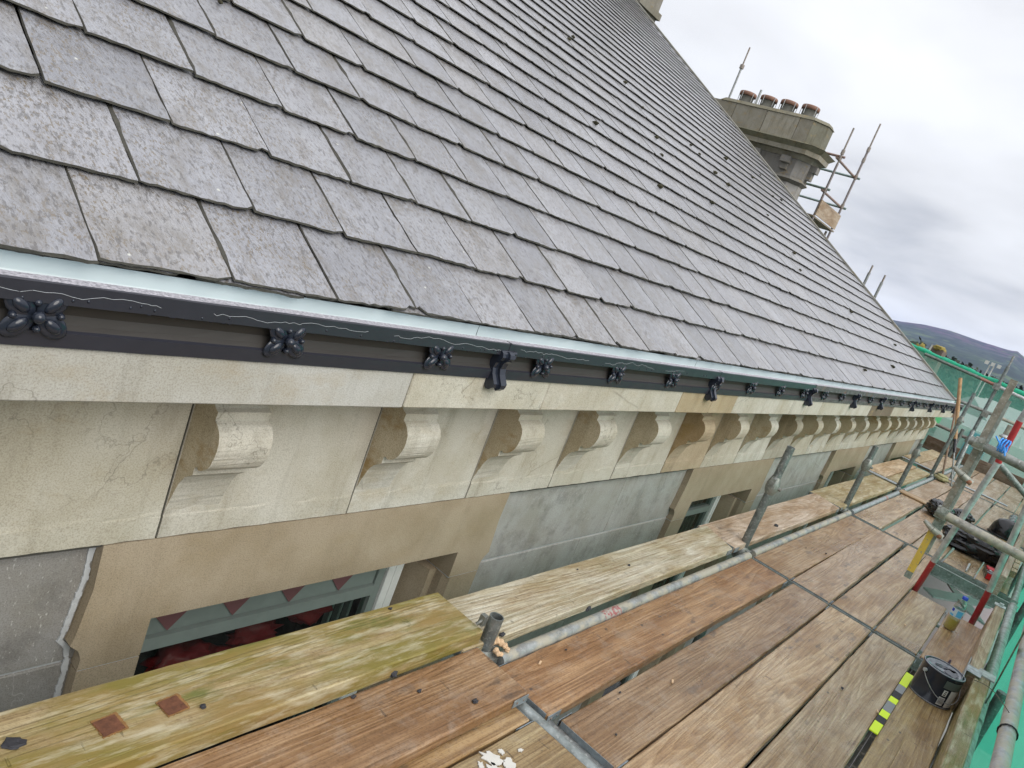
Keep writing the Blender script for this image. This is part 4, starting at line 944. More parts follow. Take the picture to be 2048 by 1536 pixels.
# street side toe boards
def toe(x0, x1, y0, y1, zt, lb, tn, mat, skew=0):
    m = T(x0, x1, y0, y1, -.055, zt, .005, int((x1 - x0) * 8), .0025, .004, skew); o = m.build("toe_board", mat, None, origin=((x0 + x1) / 2, (y0 + y1) / 2, -.055), tint=tn); tag(o, lb, "toe board", "toe boards along the street side"); return o
TN = toe(1.0, 4.13, -.222, -.158, .150, "mossy white-streaked toe board beside the paint tin", (.47, .42, .30), 'wood_moss')
TF = toe(4.00, 5.55, -.178, -.124, .158, "clean pale toe board with a metal cap beside the bottle", (.60, .50, .38), 'wood_pale', -.004)
toe(-1.5, .98, -.222, -.165, .15, "toe board close under the camera on the street side", (.45, .40, .28), 'wood_moss')
TR = toe(6.55, 9.0, -.135, -.09, .15, "pale toe board behind the red and black pack", (.55, .46, .38), 'wood_pale')
toe(9.1, 14.9, -.30, -.26, .15, "far toe board running on to the gable", (.50, .42, .33), 'wood_pale')
m = MB(); m.obox((4.05, -.120, .075), (.17, 0, 0), (0, .0015, 0), (0, 0, .085)); m.box(3.98, 4.08, -.180, -.1215, .1605, .163); m.build("metal_end_plate", 'strip', TF, tint=(.8, .82, .85))
m = MB(); m.box(5.50, 5.56, -.182, -.120, .1585, .163); m.obox((5.53, -.155, .17), (.012, 0, 0), (0, .012, 0), (0, 0, .008)); m.build("metal_cap", 'strip', TF)
m = MB(); m.box(4.05, 4.14, -.235, -.165, .151, .158); m.build("bent_metal_cap", 'strip', TN, tint=(1, 1, 1))
for k in range(8):
    m = MB(); m.box(6.9 + k * .14, 7.02 + k * .14, -.175, -.137, .10, .150 + .004 * (k % 2)); m.build("split_shaving", 'wood_pale', TR, tint=(.62, .52, .36))

# ================================================================ SMALL THINGS ON THE DECK
# rusty plates and marks fixed to the mossy board
M['rustplate'] = m_plain("rust", (.13, .05, .025), .85, var=.95, sc=60, bump=.8); M['ruststain'] = m_plain("rust_stain", (.23, .12, .04), .8, var=.7, sc=90)
def blob2d(cx, cy, z, rx, ry, rot=0, n=18, irr=.25, sq=0, th=.0012):
    m = MB(); vs = []
    for i in range(n):
        a = 2 * math.pi * i / n; k = 1 + irr * random.uniform(-1, 1)
        c, s_ = math.cos(a), math.sin(a)
        if sq: q = 1 / max(abs(c), abs(s_)); c *= q; s_ *= q
        x, y = c * rx * k, s_ * ry * k; vs.append((cx + x * math.cos(rot) - y * math.sin(rot), cy + x * math.sin(rot) + y * math.cos(rot)))
    V_ = [(x, y, z - .002) for x, y in vs] + [(x, y, z + th) for x, y in vs]
    m.add(V_, [tuple(reversed(range(n))), tuple(n + i for i in range(n))] + [(i, (i + 1) % n, n + (i + 1) % n, n + i) for i in range(n)]); return m
for (x, y) in ((.765, 1.163), (.90, 1.163)):
    blob2d(x + .003, y + .001, .0925, .027, .026, .1, n=70, irr=.05, sq=1, th=.0002).build("rust_stain", 'ruststain', P1); blob2d(x, y - .001, .0932, .023, .022, .12, n=40, irr=.03, sq=1, th=.0010).build("rusty_plate", 'rustplate', P1)
M['wpaint'] = m_paint("white_paint_splash", (.60, .59, .55), .6)
for (x, y, r) in ((1.60, .735, .030), (1.625, .70, .022), (1.575, .70, .026), (1.64, .74, .010), (1.70, .715, .008), (1.55, .735, .012), (1.60, .668, .012), (1.71, .625, .007)):
    blob2d(x, y, .0005, r, r * .7, random.uniform(0, 3), irr=.4).build("paint_splash", 'wpaint', Cb)
# slate chips, crumbs
M['chip'] = m_plain("slate_chip", (.028, .028, .034), .7, sc=40, bump=.4)
def chip(px, py, z, r, lb, k=.45, mat='chip', grp="dark slate chips and tar crumbs scattered on the boards", cat="slate chip", fl=.55, nm_="slate_chip"):
    r *= .85; P = at(px, py, z=z); m = MB(); m.lump((P.x, P.y, z + r * fl * .5), (r, r * .7, r * fl), k * 1.6, 2, 3.1)
    o = m.build(nm_, mat, None, origin=(P.x, P.y, z)); tag(o, lb, cat, grp); return o
chip(1175, 1217, .015, .020, "crumbly dark lump of tar wedged between the ledger and the bleached board", .6)
chip(785, 1350, .045, .018, "crumbly dark lump wedged at the edge of the mossy board", .6)
chip(1552, 1052, .046, .020, "dark pebble on the pinkish pale board")
chip(950, 1404, .041, .012, "small shiny black chip on the brown stained board near its end")
chip(1005, 1313, .0, .001, "x") if False else None
for (px, py, z, r, w) in ((1004, 1271, .046, .015, "leaning at the corner of the bleached board"), (838, 1383, .041, .008, "in the middle of the brown stained board"), (707, 1394, .041, .009, "towards the left of the brown stained board"),
        (405, 1414, .091, .009, "beside the rusty mark"), (780, 1218, .091, .008, "near the wall edge of the mossy board"), (1258, 1131, .046, .010, "half way along the bleached board"), (1155, 1139, .046, .006, "near the wall on the bleached board"),
        (1132, 1300, .002, .006, "on the orange-brown board"), (1240, 1385, .002, .006, "on the dark brown wet board"), (1684, 1377, .002, .010, "black, on the greyish nicked board"), (1652, 1107, .002, .009, "on the board with fanned grain"), (1612, 1096, .002, .006, "near the ledger on the fanned grain board"),
        (1232, 1470, .002, .006, "low on the dark brown wet board"), (1030, 1400, .0, .005, "at the end of the overlapping board")):
    chip(px, py, z, r, "small dark slate chip " + w)
blob_ = chip(30, 1489, .091, .026, "large black burnt patch of grit at the left end of the mossy board", .6, fl=.16)
M['foam'] = m_plain("expanding_foam", (.60, .42, .26), .75, sc=50, bump=.8)
fo = MB(); b0 = at(995, 1303, z=.015)
for (dx, dy, dz, r) in ((0, .03, .018, .012), (.014, .026, .022, .013), (.026, .016, .020, .012), (.034, .002, .014, .011), (.037, -.012, .008, .009), (-.012, .0, .010, .011), (-.014, -.012, .008, .010), (-.004, -.018, .006, .008)):
    fo.lump((b0.x + dx, b0.y + dy, .012 + dz), (r, r, r), .35, 2, 3)
tag(fo.build("foam_lump", 'foam', None), "curled orange lump of hardened foam at the foot of the cut-off upright", "foam lump")
for (px, py, lb) in ((1080, 1326, "pale splinter of wood on the orange-brown board"), (1345, 1363, "curled pale shaving on the dark brown wet board"), (1810, 1250, "pale splinter beside the bottle"), (1755, 1423, "white splinter by the yellow tape")):
    P = at(px, py, z=.003); m = MB(); m.obox((P.x, P.y, .004), (.010, .004, 0), (-.001, .003, 0), (0, 0, .0018)); tag(m.build("wood_splinter", 'foam', None), lb, "splinter", "pale splinters on the deck")
# yellow and grey tape in the gap
hv = empty("hi_vis_strap", (3.0, .056, 0), "fluorescent yellow and grey hazard strap lying in the gap beside the paint tin", "strap")
M['hivis'] = m_plain("hi_vis_yellow", (.66, .86, .02), .5, var=.04); M['tapegrey'] = m_plain("tape_grey", (.20, .21, .22), .4)
stp = [(1815, 1345), (1799, 1368), (1792, 1382), (1783, 1392), (1780, 1403), (1768, 1420), (1762, 1432), (1752, 1441), (1741, 1460)]
cols = ['hivis', 'tapegrey', 'chip', 'hivis', 'tapegrey', 'hivis', 'chip', 'hivis']
for k in range(8):
    a = at(*stp[k], z=.006); b_ = at(*stp[k + 1], z=.006); m = MB(); c = (a + b_) / 2
    m.obox((c.x, .0565, .005), ((b_.x - a.x) / 2 * .98, 0, 0), (0, .0165, 0), (0, 0, .0022)); m.build("strap_band", cols[k], hv)
# paint tin
tb = at(1858, 1392, z=0); tc = (tb.x, tb.y, .0)
tin = empty("paint_tin", tc, "large black paint tin with a glossy wet lid, standing on the mossy brown board", "paint tin")
R0, TH_ = .0855, .150
m = MB(); m.lathe(tc, [(R0 + .002, 0), (R0 + .003, .004), (R0, .008), (R0, TH_ - .008), (R0 + .003, TH_ - .004), (R0 + .003, TH_), (R0 - .004, TH_ + .001), (R0 - .007, TH_ - .006)], 48); m.build("tin_body", 'iron_gloss', tin)
m = MB(); m.lathe((tc[0], tc[1], TH_ - .007), [(R0 - .0075, .0), (R0 - .012, .006), (R0 - .018, .003), (.02, .004), (.001, .0042)], 40); M['lidp'] = m_paint("lid_paint", (.17, .18, .21), .08); m.build("lid", 'lidp', tin)
m = MB(); m.lathe((tc[0], tc[1], .0), [(R0 + .0035, .002), (R0 + .0045, .005), (R0 + .0035, .008)], 40, cap=False); m.build('bottom_rim', 'strip', tin, tint=(.5, .5, .55)); m = MB(); m.lathe((tc[0], tc[1], 0), [(R0 + .002, TH_ + .0005), (R0 + .0008, TH_ + .0025), (R0 - .003, TH_ + .0015)], 40, cap=False); m.build("rim", 'strip', tin, tint=(.5, .5, .55))
def arc(z0, z1, a0, a1, rr):
    m = MB(); n = 12; vs = []
    for i in range(n + 1):
        a = math.radians(a0 + (a1 - a0) * i / n)
        for z in (z0, z1): vs.append((tc[0] + rr * math.cos(a), tc[1] + rr * math.sin(a), z))
    m.add(vs, [(2 * i, 2 * i + 2, 2 * i + 3, 2 * i + 1) for i in range(n)], True); return m
M['labelw'] = m_plain("label_white", (.62, .62, .62), .4, var=.03); M['labelg'] = m_plain("label_grey", (.075, .09, .085), .3)
# facing direction of the camera from the tin
fa = math.degrees(math.atan2(-tc[1], -tc[0]))
arc(.010, .093, fa + 46, fa + 80, R0 + .0012).build("label", 'labelw', tin); arc(.096, .132, fa + 20, fa + 84, R0 + .0012).build("label_band", 'labelg', tin)
arc(.060, .088, fa + 26, fa + 38, R0 + .0012).build("warning_label", 'labelw', tin); bc = arc(.014, .052, fa + 22, fa + 40, R0 + .0012).build("barcode_label", 'labelw', tin)
for k in range(9): arc(.020, .048, fa + 23.5 + k * 1.75, fa + 24.2 + k * 1.75 + .3 * (k % 2), R0 + .0018).build("barcode_bar", 'black', bc)
for k in range(3): arc(.063 + .008 * k, .068 + .008 * k, fa + 28 + k, fa + 35, R0 + .0018).build("warning_mark", 'black', tin)
m = MB(); ea = math.radians(fa - 42); m.tube((tc[0] + R0 * math.cos(ea), tc[1] + R0 * math.sin(ea), .120), (tc[0] + (R0 + .01) * math.cos(ea), tc[1] + (R0 + .01) * math.sin(ea), .120), .008, 10); m.build("handle_ear", 'strip', tin)
m = MB(); pp = None
for i in range(15):
    t = i / 14; a = math.radians(fa - 42 + 180 * t); q = Vector((tc[0] + (R0 + .012) * math.cos(a), tc[1] + (R0 + .012) * math.sin(a), .120 - .085 * math.sin(math.pi * t)))
    if pp is not None: m.tube(pp, q, .0016, 6)
    pp = q
m.build("wire_handle", 'strip', tin, tint=(.7, .7, .7))
for k, (dx, dy, rx, ry) in enumerate(((-.01, -.03, .045, .030), (.01, .01, .02, .03), (.03, -.03, .018, .02))):
    blob2d(tc[0] + dx, tc[1] + dy, TH_ - .0022, rx, ry, .6 * k, irr=.22, th=.001).build("wet_paint_pool", 'iron_gloss', tin)
m = MB(); a = math.radians(fa - 120)
P = at(1890, 1340, z=.12); m.tube((P.x + .05, P.y, .0), (P.x + .02, P.y - .0, .17), .018, 8, .004); M['purple'] = m_paint("paint_rag", (.14, .09, .12), .3)
tag(m.build("paint_rag", 'purple', None, origin=(P.x + .05, P.y, 0)), "stiff purple-grey rag standing pointed behind the paint tin", "rag")
# bottle
bo = at(1896, 1258, z=0) ; bo = Vector((bo.x, bo.y, .001))
bot = empty("plastic_bottle", bo, "half-empty clear bottle of yellow drink with blue cap and blue label", "bottle")
n = NT("clear_plastic"); tr = n.node("ShaderNodeBsdfTransparent"); tr.inputs[0].default_value = (.86, .90, .88, 1); gs_ = n.node("ShaderNodeBsdfGlossy"); gs_.inputs['Roughness'].default_value = .08
lw = n.node("ShaderNodeLayerWeight"); lw.inputs[0].default_value = .45; mx = n.node("ShaderNodeMixShader"); n.L.new(lw.outputs['Facing'], mx.inputs[0]); n.L.new(tr.outputs[0], mx.inputs[1]); n.L.new(gs_.outputs[0], mx.inputs[2]); n.L.new(mx.outputs[0], n.out.inputs[0]); M['pet'] = n.m
n = NT("yellow_drink"); n.b.inputs['Alpha'].default_value = .72; M['drink'] = n.fin((.62, .48, .06), .1)
m = MB(); m.lathe(bo, [(.018, .006), (.024, .0), (.0315, .008), (.033, .02), (.032, .035), (.033, .07), (.030, .078), (.033, .086), (.033, .140), (.031, .150), (.022, .178), (.0135, .193), (.013, .205)], 28); m.build("bottle_wall", 'pet', bot)
m = MB(); m.lathe(bo, [(.017, .007), (.023, .003), (.0305, .010), (.0318, .035), (.0318, .072)], 24); m.build("drink", 'drink', bot)
M['lblue'] = m_plain("label_blue", (.10, .42, .72), .4, var=.3, sc=60); M['lwhite'] = m_plain("label_pale", (.55, .65, .72), .4, var=.2, sc=80)
m = MB(); m.lathe(bo, [(.0334, .088), (.0336, .138)], 28, cap=False); lb = m.build("label", 'lwhite', bot)
def barc(z0, z1, a0, a1, mat, nm_):
    m = MB(); nseg = 8; vs = []
    f0 = math.degrees(math.atan2(-bo.y, -bo.x))
    for i in range(nseg + 1):
        a = math.radians(f0 + a0 + (a1 - a0) * i / nseg)
        for z in (z0, z1): vs.append((bo.x + .0342 * math.cos(a), bo.y + .0342 * math.sin(a), z))
    m.add(vs, [(2 * i, 2 * i + 2, 2 * i + 3, 2 * i + 1) for i in range(nseg)], True); m.build(nm_, mat, lb)
M['dblue'] = m_plain("cap_blue", (.02, .06, .50), .3, var=.1)
barc(.094, .132, 0, 55, 'lblue', "label_print"); barc(.116, .134, -60, -32, 'dblue', "label_print"); barc(.090, .102, -60, -20, 'lblue', "label_print"); barc(.096, .110, 62, 80, 'redpaint', "label_print")
m = MB(); m.lathe((bo.x, bo.y, .199), [(.0155, 0), (.0158, .016), (.013, .019), (.001, .0195)], 20); m.build("cap", 'dblue', bot)
# ladder through the trap: poles with red lower halves
la = empty("ladder", (5.6, .1, -2), "aluminium pole ladder with red painted stiles coming up through the trap", "ladder")
def lad(y0p, top, mid, bot_, nm_):
    T0, T1, T2 = at(*top[0], x=top[1]), at(*mid[0], x=mid[1]), at(*bot_[0], x=bot_[1])
    return T0, T1, T2
xa = 5.55
S1 = [at(2060, 812, x=5.30), at(2040, 842, x=5.32), at(1996, 925, x=5.36), at(1867, 1123, x=5.52), at(1812, 1208, x=5.62)]
S2 = [at(2075, 965, x=5.36), at(1978, 1182, x=5.50), at(1925, 1280, x=5.62)]
def lt(p, q, mat, tn=(1, 1, 1), nm_="stile", r=.0185):
    m = MB(); m.tube(p, q, r, 14); return m.build(nm_, mat, la, tint=tn)
lt(S1[0], S1[1], 'strip'); lt(S1[1], S1[2], 'redpaint'); lt(S1[2], S1[3], 'strip'); lt(S1[3], S1[4], 'redpaint'); 
d = (S1[4] - S1[3]).normalized(); lt(S1[4], S1[4] + d * 1.6, 'redpaint')
lt(S2[0], S2[1], 'strip'); lt(S2[1], S2[2], 'redpaint'); d = (S2[2] - S2[1]).normalized(); lt(S2[2], S2[2] + d * 1.6, 'redpaint')
lt(at(1922, 1046, x=5.44), at(2018, 1108, x=5.44), 'strip', nm_="rung", r=.014)
for k in (1, 2, 3): lt(S1[3] + (S1[4] - S1[3]).normalized() * (.25 * k + .15), S2[1] + (S2[2] - S2[1]).normalized() * (.25 * k + .15), 'strip', (.6, .6, .6), "rung", .014)
m = MB(); c = at(2006, 892, x=gx - .045)
for k in range(4):
    pp = None
    for i in range(13):
        a = 2 * math.pi * i / 12; q = c + Vector((math.cos(a) * .034, -.02 + .012 * k + .004 * math.sin(a * 2 + k), math.sin(a) * .036))
        if pp is not None: m.tube(pp, q, .0038, 6)
        pp = q
m.tube(c + Vector((-.034, .02, .01)), c + Vector((-.05, .045, .035)), .0038, 6); m.tube(c + Vector((-.034, -.01, .0)), c + Vector((-.05, -.03, -.04)), .0038, 6)
M['bluerope'] = m_plain("blue_rope", (.05, .30, .80), .6); tag(m.build("blue_rope", 'bluerope', None), "bright blue rope tying the ladder to the upper gate rail", "rope")
# black sacks
def sack(c, r, name, label, rot=0, seed=0, sub=4, grp=None, cat="rubbish sack", squash=.0):
    import bmesh
    bm = bmesh.new(); bmesh.ops.create_icosphere(bm, subdivisions=sub, radius=1); sd = Vector((seed, seed * 1.7, 3)); vs = []
    for q in bm.verts:
        p = q.co.copy(); a = mn.noise(p * 1.3 + sd); rdg = 1 - abs(mn.noise(p * 2.6 + sd * 2)) * 2.2; r2 = 1 - abs(mn.noise(Vector((p.x * 2, p.y * 6, p.z * 6)) + sd)) * 2
        d = 1 + .22 * a + .13 * rdg + .07 * r2; v_ = Vector((p.x * r[0] * d, p.y * r[1] * d, p.z * r[2] * d))
        v_.z = max(v_.z, -r[2] * .72); vs.append((v_.x * math.cos(rot) - v_.y * math.sin(rot) + c[0], v_.x * math.sin(rot) + v_.y * math.cos(rot) + c[1], v_.z + c[2] + r[2] * .72))
    m = MB(); m.add(vs, [[q.index for q in f.verts] for f in bm.faces], False); bm.free()
    o = m.build(name, 'plastic', None, origin=c); tag(o, label, cat, grp); return o
c = at(1938, 1112, z=0)
sk = sack((c.x + .12, c.y, .003), (.17, .245, .115), "rubbish_sack", "big crumpled black plastic sack lying beyond the trap", rot=.15, seed=2)
m = MB(); 
for k in range(7):
    a = random.uniform(-.6, .6); p = Vector((c.x + .05, c.y - .2, .08)); q = p + Vector((random.uniform(-.06, .06), -.10 - .03 * random.random(), random.uniform(-.03, .06))); w = Vector((.02, 0, .02)); m.add([p - w, p + w, q + w * .4, q - w * .3], [(0, 1, 2, 3)]); m.add([p - w + Vector((0, 0, .004)), q - w * .3 + Vector((0, 0, .003)), q + w * .4 + Vector((0, 0, .003)), p + w + Vector((0, 0, .004))], [(0, 1, 2, 3)])
m.build("sack_neck", 'plastic', sk)
c = at(1872, 1032, z=0); sack((c.x, c.y, .003), (.16, .11, .09), "rubbish_sack", "small flat black sack behind the yellow gate post", seed=5, rot=.3)
c = at(1922, 1042, z=0); sack((c.x, c.y, .003), (.13, .09, .06), "rubbish_sack", "little black sack end showing between post and ladder", seed=9)
c = at(2002, 1075, z=0); m = MB(); m.lathe((c.x + .1, c.y, .002), [(.135, 0), (.135, .04), (.125, .10), (.095, .155), (.05, .18), (.001, .188)], 28)
hb = m.build("black_bucket", 'plastic', None); tag(hb, "rounded black tub turned upside down behind the big sack", "tub")
m = MB(); m.lathe((c.x + .1, c.y, .0), [(.14, .0), (.148, .006), (.14, .014)], 28, cap=False); m.build("rim", 'plastic', hb)
c = at(2018, 1058, z=0); d_ = at(2030, 1040, z=0); m = MB(); m.tube((c.x + .1, c.y, .045), (c.x + .55, c.y + .01, .055), .042, 14, .052); tb_ = m.build("black_tube_pack", 'plastic', None); tag(tb_, "black tapered bundle lying beyond the upturned tub", "bundle")
m = MB(); m.tube((c.x + .30, c.y + .005, .05), (c.x + .31, c.y + .005, .05), .0495, 14); m.build("pale_band", 'labelw', tb_)
# red and black pack, chisel
p0 = at(1988, 1162, z=.0); rp_ = empty("tool_pack", (p0.x + .08, p0.y + .03, 0), "small red and black tool pack by the pale toe board", "tool pack")
cx, cy = p0.x + .06, p0.y + .035; M['redgloss'] = m_paint("red_pack", (.55, .015, .02), .35)
m = MB(); m.obox((cx, cy, .022), (.12, .019, 0), (-.009, .048, 0), (0, 0, .026)); m.build("case", 'plastic', rp_)
m = MB(); m.obox((cx + .070, cy + .008, .052), (.052, .009, 0), (-.006, .040, 0), (0, 0, .004)); m.obox((cx - .125, cy - .020, .024), (.008, .0015, 0), (-.006, .046, 0), (0, 0, .021)); m.build("red_cover", 'redgloss', rp_)
m = MB(); m.obox((cx + .004, cy + .002, .0495), (.019, .003, 0), (-.003, .022, 0), (0, 0, .002)); m.build("label", 'labelw', rp_)
m = MB(); m.obox((cx + .004, cy + .002, .0522), (.008, .001, 0), (-.001, .009, 0), (0, 0, .0008)); m.build("label_mark", 'plastic', rp_)
P = at(1932, 1142, z=.01); Q = at(1938, 1130, z=.01); m = MB(); m.tube((P.x, P.y, .012), (Q.x + .02, Q.y, .014), .006, 8, .009); tag(m.build("steel_punch", 'strip', None), "small steel punch in front of the big black sack", "punch")
# mop and digging bar leaning together
dbp = Vector((11.38, .785, .0)); dbt = at(1921, 757, y=1.36)
bar = empty("long_handled_scraper", dbp, "thick orange wooden handled scraper with black grip, leaning at the gutter end", "scraper")
def lp(a, b_, t): return a.lerp(b_, t)
M['handle'] = m_wood("handle_wood", wet=.6, spots=.3)
m = MB(); m.tube(lp(dbp, dbt, .42), dbt, .024, 12); m.build("handle", 'handle', bar, tint=(.52, .33, .15))
m = MB(); m.tube(lp(dbp, dbt, .30), lp(dbp, dbt, .42), .022, 12, .026); m.build("grip", 'plastic', bar)
m = MB(); m.tube(dbp, lp(dbp, dbt, .30), .008, 8, .012); m.tube(dbp, dbp + Vector((0, .02, .03)), .016, 6); m.build("steel_shaft", 'galv', bar, tint=(.8, .8, .8))
mb_ = at(1884, 955, z=.05); mt_ = at(1917, 792, y=1.385)
mop = empty("mop", mb_, "old mop with a yellowed round head and thin brown handle, beside the scraper", "mop")
m = MB(); m.tube(mb_, mt_, .014, 10); m.build("handle", 'handle', mop, tint=(.26, .17, .10))
M['moph'] = m_plain("mop_head", (.36, .33, .18), .8, sc=25, bump=.6); m = MB(); m.lump((mb_.x, mb_.y, .035), (.10, .09, .035), .3, 3, 2.5); m.build("mop_head", 'moph', mop)
m = MB(); m.lump((mb_.x, mb_.y, .07), (.07, .07, .025), .2, 2, 2); m.build("mop_collar", 'moph', mop)
# thin tie wire on the mid rail
m = MB(); P = at(1948, 1360, z=.155); Q = at(2018, 1425, y=YO + .035); pp = P
for i in range(1, 9):
    q = P.lerp(Q, i / 8) + Vector((0, 0, .02 * math.sin(math.pi * i / 8))); m.tube(pp, q, .0016, 5); pp = q
for i in range(12):
    a = 2 * math.pi * i / 12; b2 = 2 * math.pi * (i + 1) / 12
    m.tube((Q.x, YO + .012 + .027 * math.cos(a), .398 + .027 * math.sin(a)), (Q.x, YO + .012 + .027 * math.cos(b2), .398 + .027 * math.sin(b2)), .003, 5)
tag(m.build("tie_wire", 'plastic', None), "thin black wire looped round the mid rail and over the mossy toe board", "wire")

# ================================================================ DEBRIS NETS
def net(name, fn, nu, nv, mat, label):
    m = MB(); vs = [fn(i / nu, j / nv) for j in range(nv + 1) for i in range(nu + 1)]
    m.add(vs, [(j * (nu + 1) + i, j * (nu + 1) + i + 1, (j + 1) * (nu + 1) + i + 1, (j + 1) * (nu + 1) + i) for j in range(nv) for i in range(nu)], True)
    o = m.build(name, mat, None); tag(o, label, "netting", "green debris nets on the scaffold"); return o
def f1(u, v):
    x = 2.3 + 13.1 * u; z = -1.0 + 1.88 * v - (.0 if v < 1 else .0)
    w = .5 * mn.noise(Vector((x * .9, z * .7, 1))) + .18 * mn.noise(Vector((x * 3.5, z * 1.2, 4)))
    return (x, YO - .115 + .10 * min(0, w) - .05 * abs(w), z + .03 * mn.noise(Vector((x * 2, 0, 0))))
net("debris_net", f1, 220, 34, 'netdense', "bright green debris net hanging down the street side behind the mid rail")
tr0, tr1 = at(1850, 706, x=XG + .1), at(2100, 815, x=XG + .1)
def f2(u, v):
    y = 2.9 - 4.4 * u; zt = tr0.z + (tr1.z - tr0.z) * ((y - tr0.y) / (tr1.y - tr0.y)) + .03
    sag = .05 * abs(math.sin(u * 9)); z = -3 + (zt + 3 - sag * 0) * v
    return (XG + .10 + .10 * mn.noise(Vector((y * 1.5, z * 1.2, 2))) + .05 * mn.noise(Vector((y * 6, z * 2, 2))), y, z)
net("debris_net", f2, 80, 60, 'net', "see-through green debris net across the gable end scaffold")
m = MB(); pp = None
for i in range(41):
    u = i / 40; y = 2.9 - 4.4 * u; zt = tr0.z + (tr1.z - tr0.z) * ((y - tr0.y) / (tr1.y - tr0.y)) + .035 + .02 * mn.noise(Vector((y * 3, 0, 0))); q = Vector((XG + .05, y, zt))
    if pp is not None: m.tube(pp, q, .032 + .008 * math.sin(i * 1.7), 8)
    pp = q
o = m.build("net_edge_roll", 'netdense', None); tag(o, "rolled green top edge of the net along the gable top rail", "netting", "green debris nets on the scaffold")

# ================================================================ TOWN BEYOND
M['render'] = m_plain("white_render", (.52, .53, .50), .8, sc=1.5); M['roofgrey'] = m_plain("roof_grey", (.30, .31, .31), .7, sc=2); M['paneb'] = m_plain("window_dark", (.03, .035, .04), .2)
M['lichen'] = m_plain("yellow_lichen", (.26, .21, .05), .9, sc=6, bump=.5)
def housebox(x, y, w, d, zt, rh, label, wall='render', rt=(1, 1, 1), ridge='y', rot=0):
    e = empty("far_house", (x, y, GZ), label, "house", "houses beyond the green net")
    m = MB(); m.box(x, x + d, y - w / 2, y + w / 2, GZ, zt); m.build("wall", wall, e, tint=(.5, .5, .5))
    m = MB(); o_ = .3
    if ridge == 'x':
        vs = [(x - o_, y - w / 2 - o_, zt - .1), (x + d + o_, y - w / 2 - o_, zt - .1), (x + d + o_, y + w / 2 + o_, zt - .1), (x - o_, y + w / 2 + o_, zt - .1), (x - o_, y, zt + rh), (x + d + o_, y, zt + rh)]
        m.add(vs, [(0, 1, 5, 4), (2, 3, 4, 5), (0, 3, 2, 1), (0, 4, 3), (1, 2, 5)])
        mm = MB(); mm.add([(x - .02, y - w / 2, zt), (x - .02, y + w / 2, zt), (x - .02, y, zt + rh - .15)], [(0, 1, 2)]); mm.build("gable", wall, e, tint=(.5, .5, .5))
    else:
        vs = [(x - o_, y - w / 2 - o_, zt - .1), (x - o_, y + w / 2 + o_, zt - .1), (x + d + o_, y + w / 2 + o_, zt - .1), (x + d + o_, y - w / 2 - o_, zt - .1), (x + d / 2, y - w / 2 - o_, zt + rh), (x + d / 2, y + w / 2 + o_, zt + rh)]
        m.add(vs, [(0, 1, 5, 4), (2, 3, 4, 5), (0, 3, 2, 1), (1, 2, 5), (3, 0, 4)])
    m.build("roof", 'roofgrey', e)
    for k in range(int(w / 2.2)):
        for zz in (zt - 2.2, zt - 5):
            mm = MB(); yy_ = y - w / 2 + 1.0 + k * 2.2; mm.box(x - .05, x + .02, yy_, yy_ + .9, zz, zz + 1.3); f_ = mm.build("window", 'render', e)
            pn = MB(); pn.box(x - .07, x - .052, yy_ + .1, yy_ + .8, zz + .1, zz + 1.2); pn.build("pane", 'paneb', f_)
    return e
_h = at(1948, 792, x=30)
housebox(30, _h.y, 3.2, 9, _h.z - 1.5, 1.5, "white house with a steep gable seen through the net", ridge='x')
_h = at(1990, 815, x=38)
housebox(38, _h.y - 3, 7, 8, _h.z - 1.4, 1.6, "long white house behind the net, right of the gabled one", ridge='y')
housebox(52, 6.5, 16, 9, -2.4, 2.2, "grey-roofed terrace further behind the net", ridge='y')
housebox(24, -3.0, 5, 7, -5.4, 1.8, "low pale house just beyond the net at street level", ridge='x')
housebox(70, -3, 22, 9, -3.6, 2.4, "far long terrace at the foot of the hill", ridge='y')
_h = at(1905, 832, x=22)
housebox(22, _h.y + .2, 2.6, 6, _h.z - .3, .4, "flat-roofed shop with pale front just past the gable", ridge='y')
M['glowgreen'] = m_plain("green_sign", (.10, .75, .15), .5)
m = MB(); a = at(1895, 846, x=21.9); m.box(21.82, 21.9, a.y - .7, a.y + .5, a.z - .12, a.z + .1); tag(m.build("shop_sign", 'glowgreen', None), "bright green strip sign on the shop front seen through the net", "sign")
M['bluep'] = m_plain("blue_panel", (.03, .17, .30), .6)
m = MB(); a = at(1938, 905, x=19.5); m.box(19.5, 19.6, a.y - .25, a.y + .18, a.z - .5, a.z + .45); m.box(19.5, 19.6, a.y - 1.6, a.y - 1.0, a.z - 1.2, a.z - .9); tag(m.build("blue_door", 'bluep', None, origin=(19.5, a.y, a.z)), "dark blue panel between pale boards beyond the end toe boards", "panel")
m = MB(); m.box(19.6, 19.7, a.y - 2.5, a.y + .8, a.z - 3, a.z + .5); tag(m.build("pale_hoarding", 'render', None), "pale hoarding behind the blue panel", "hoarding")
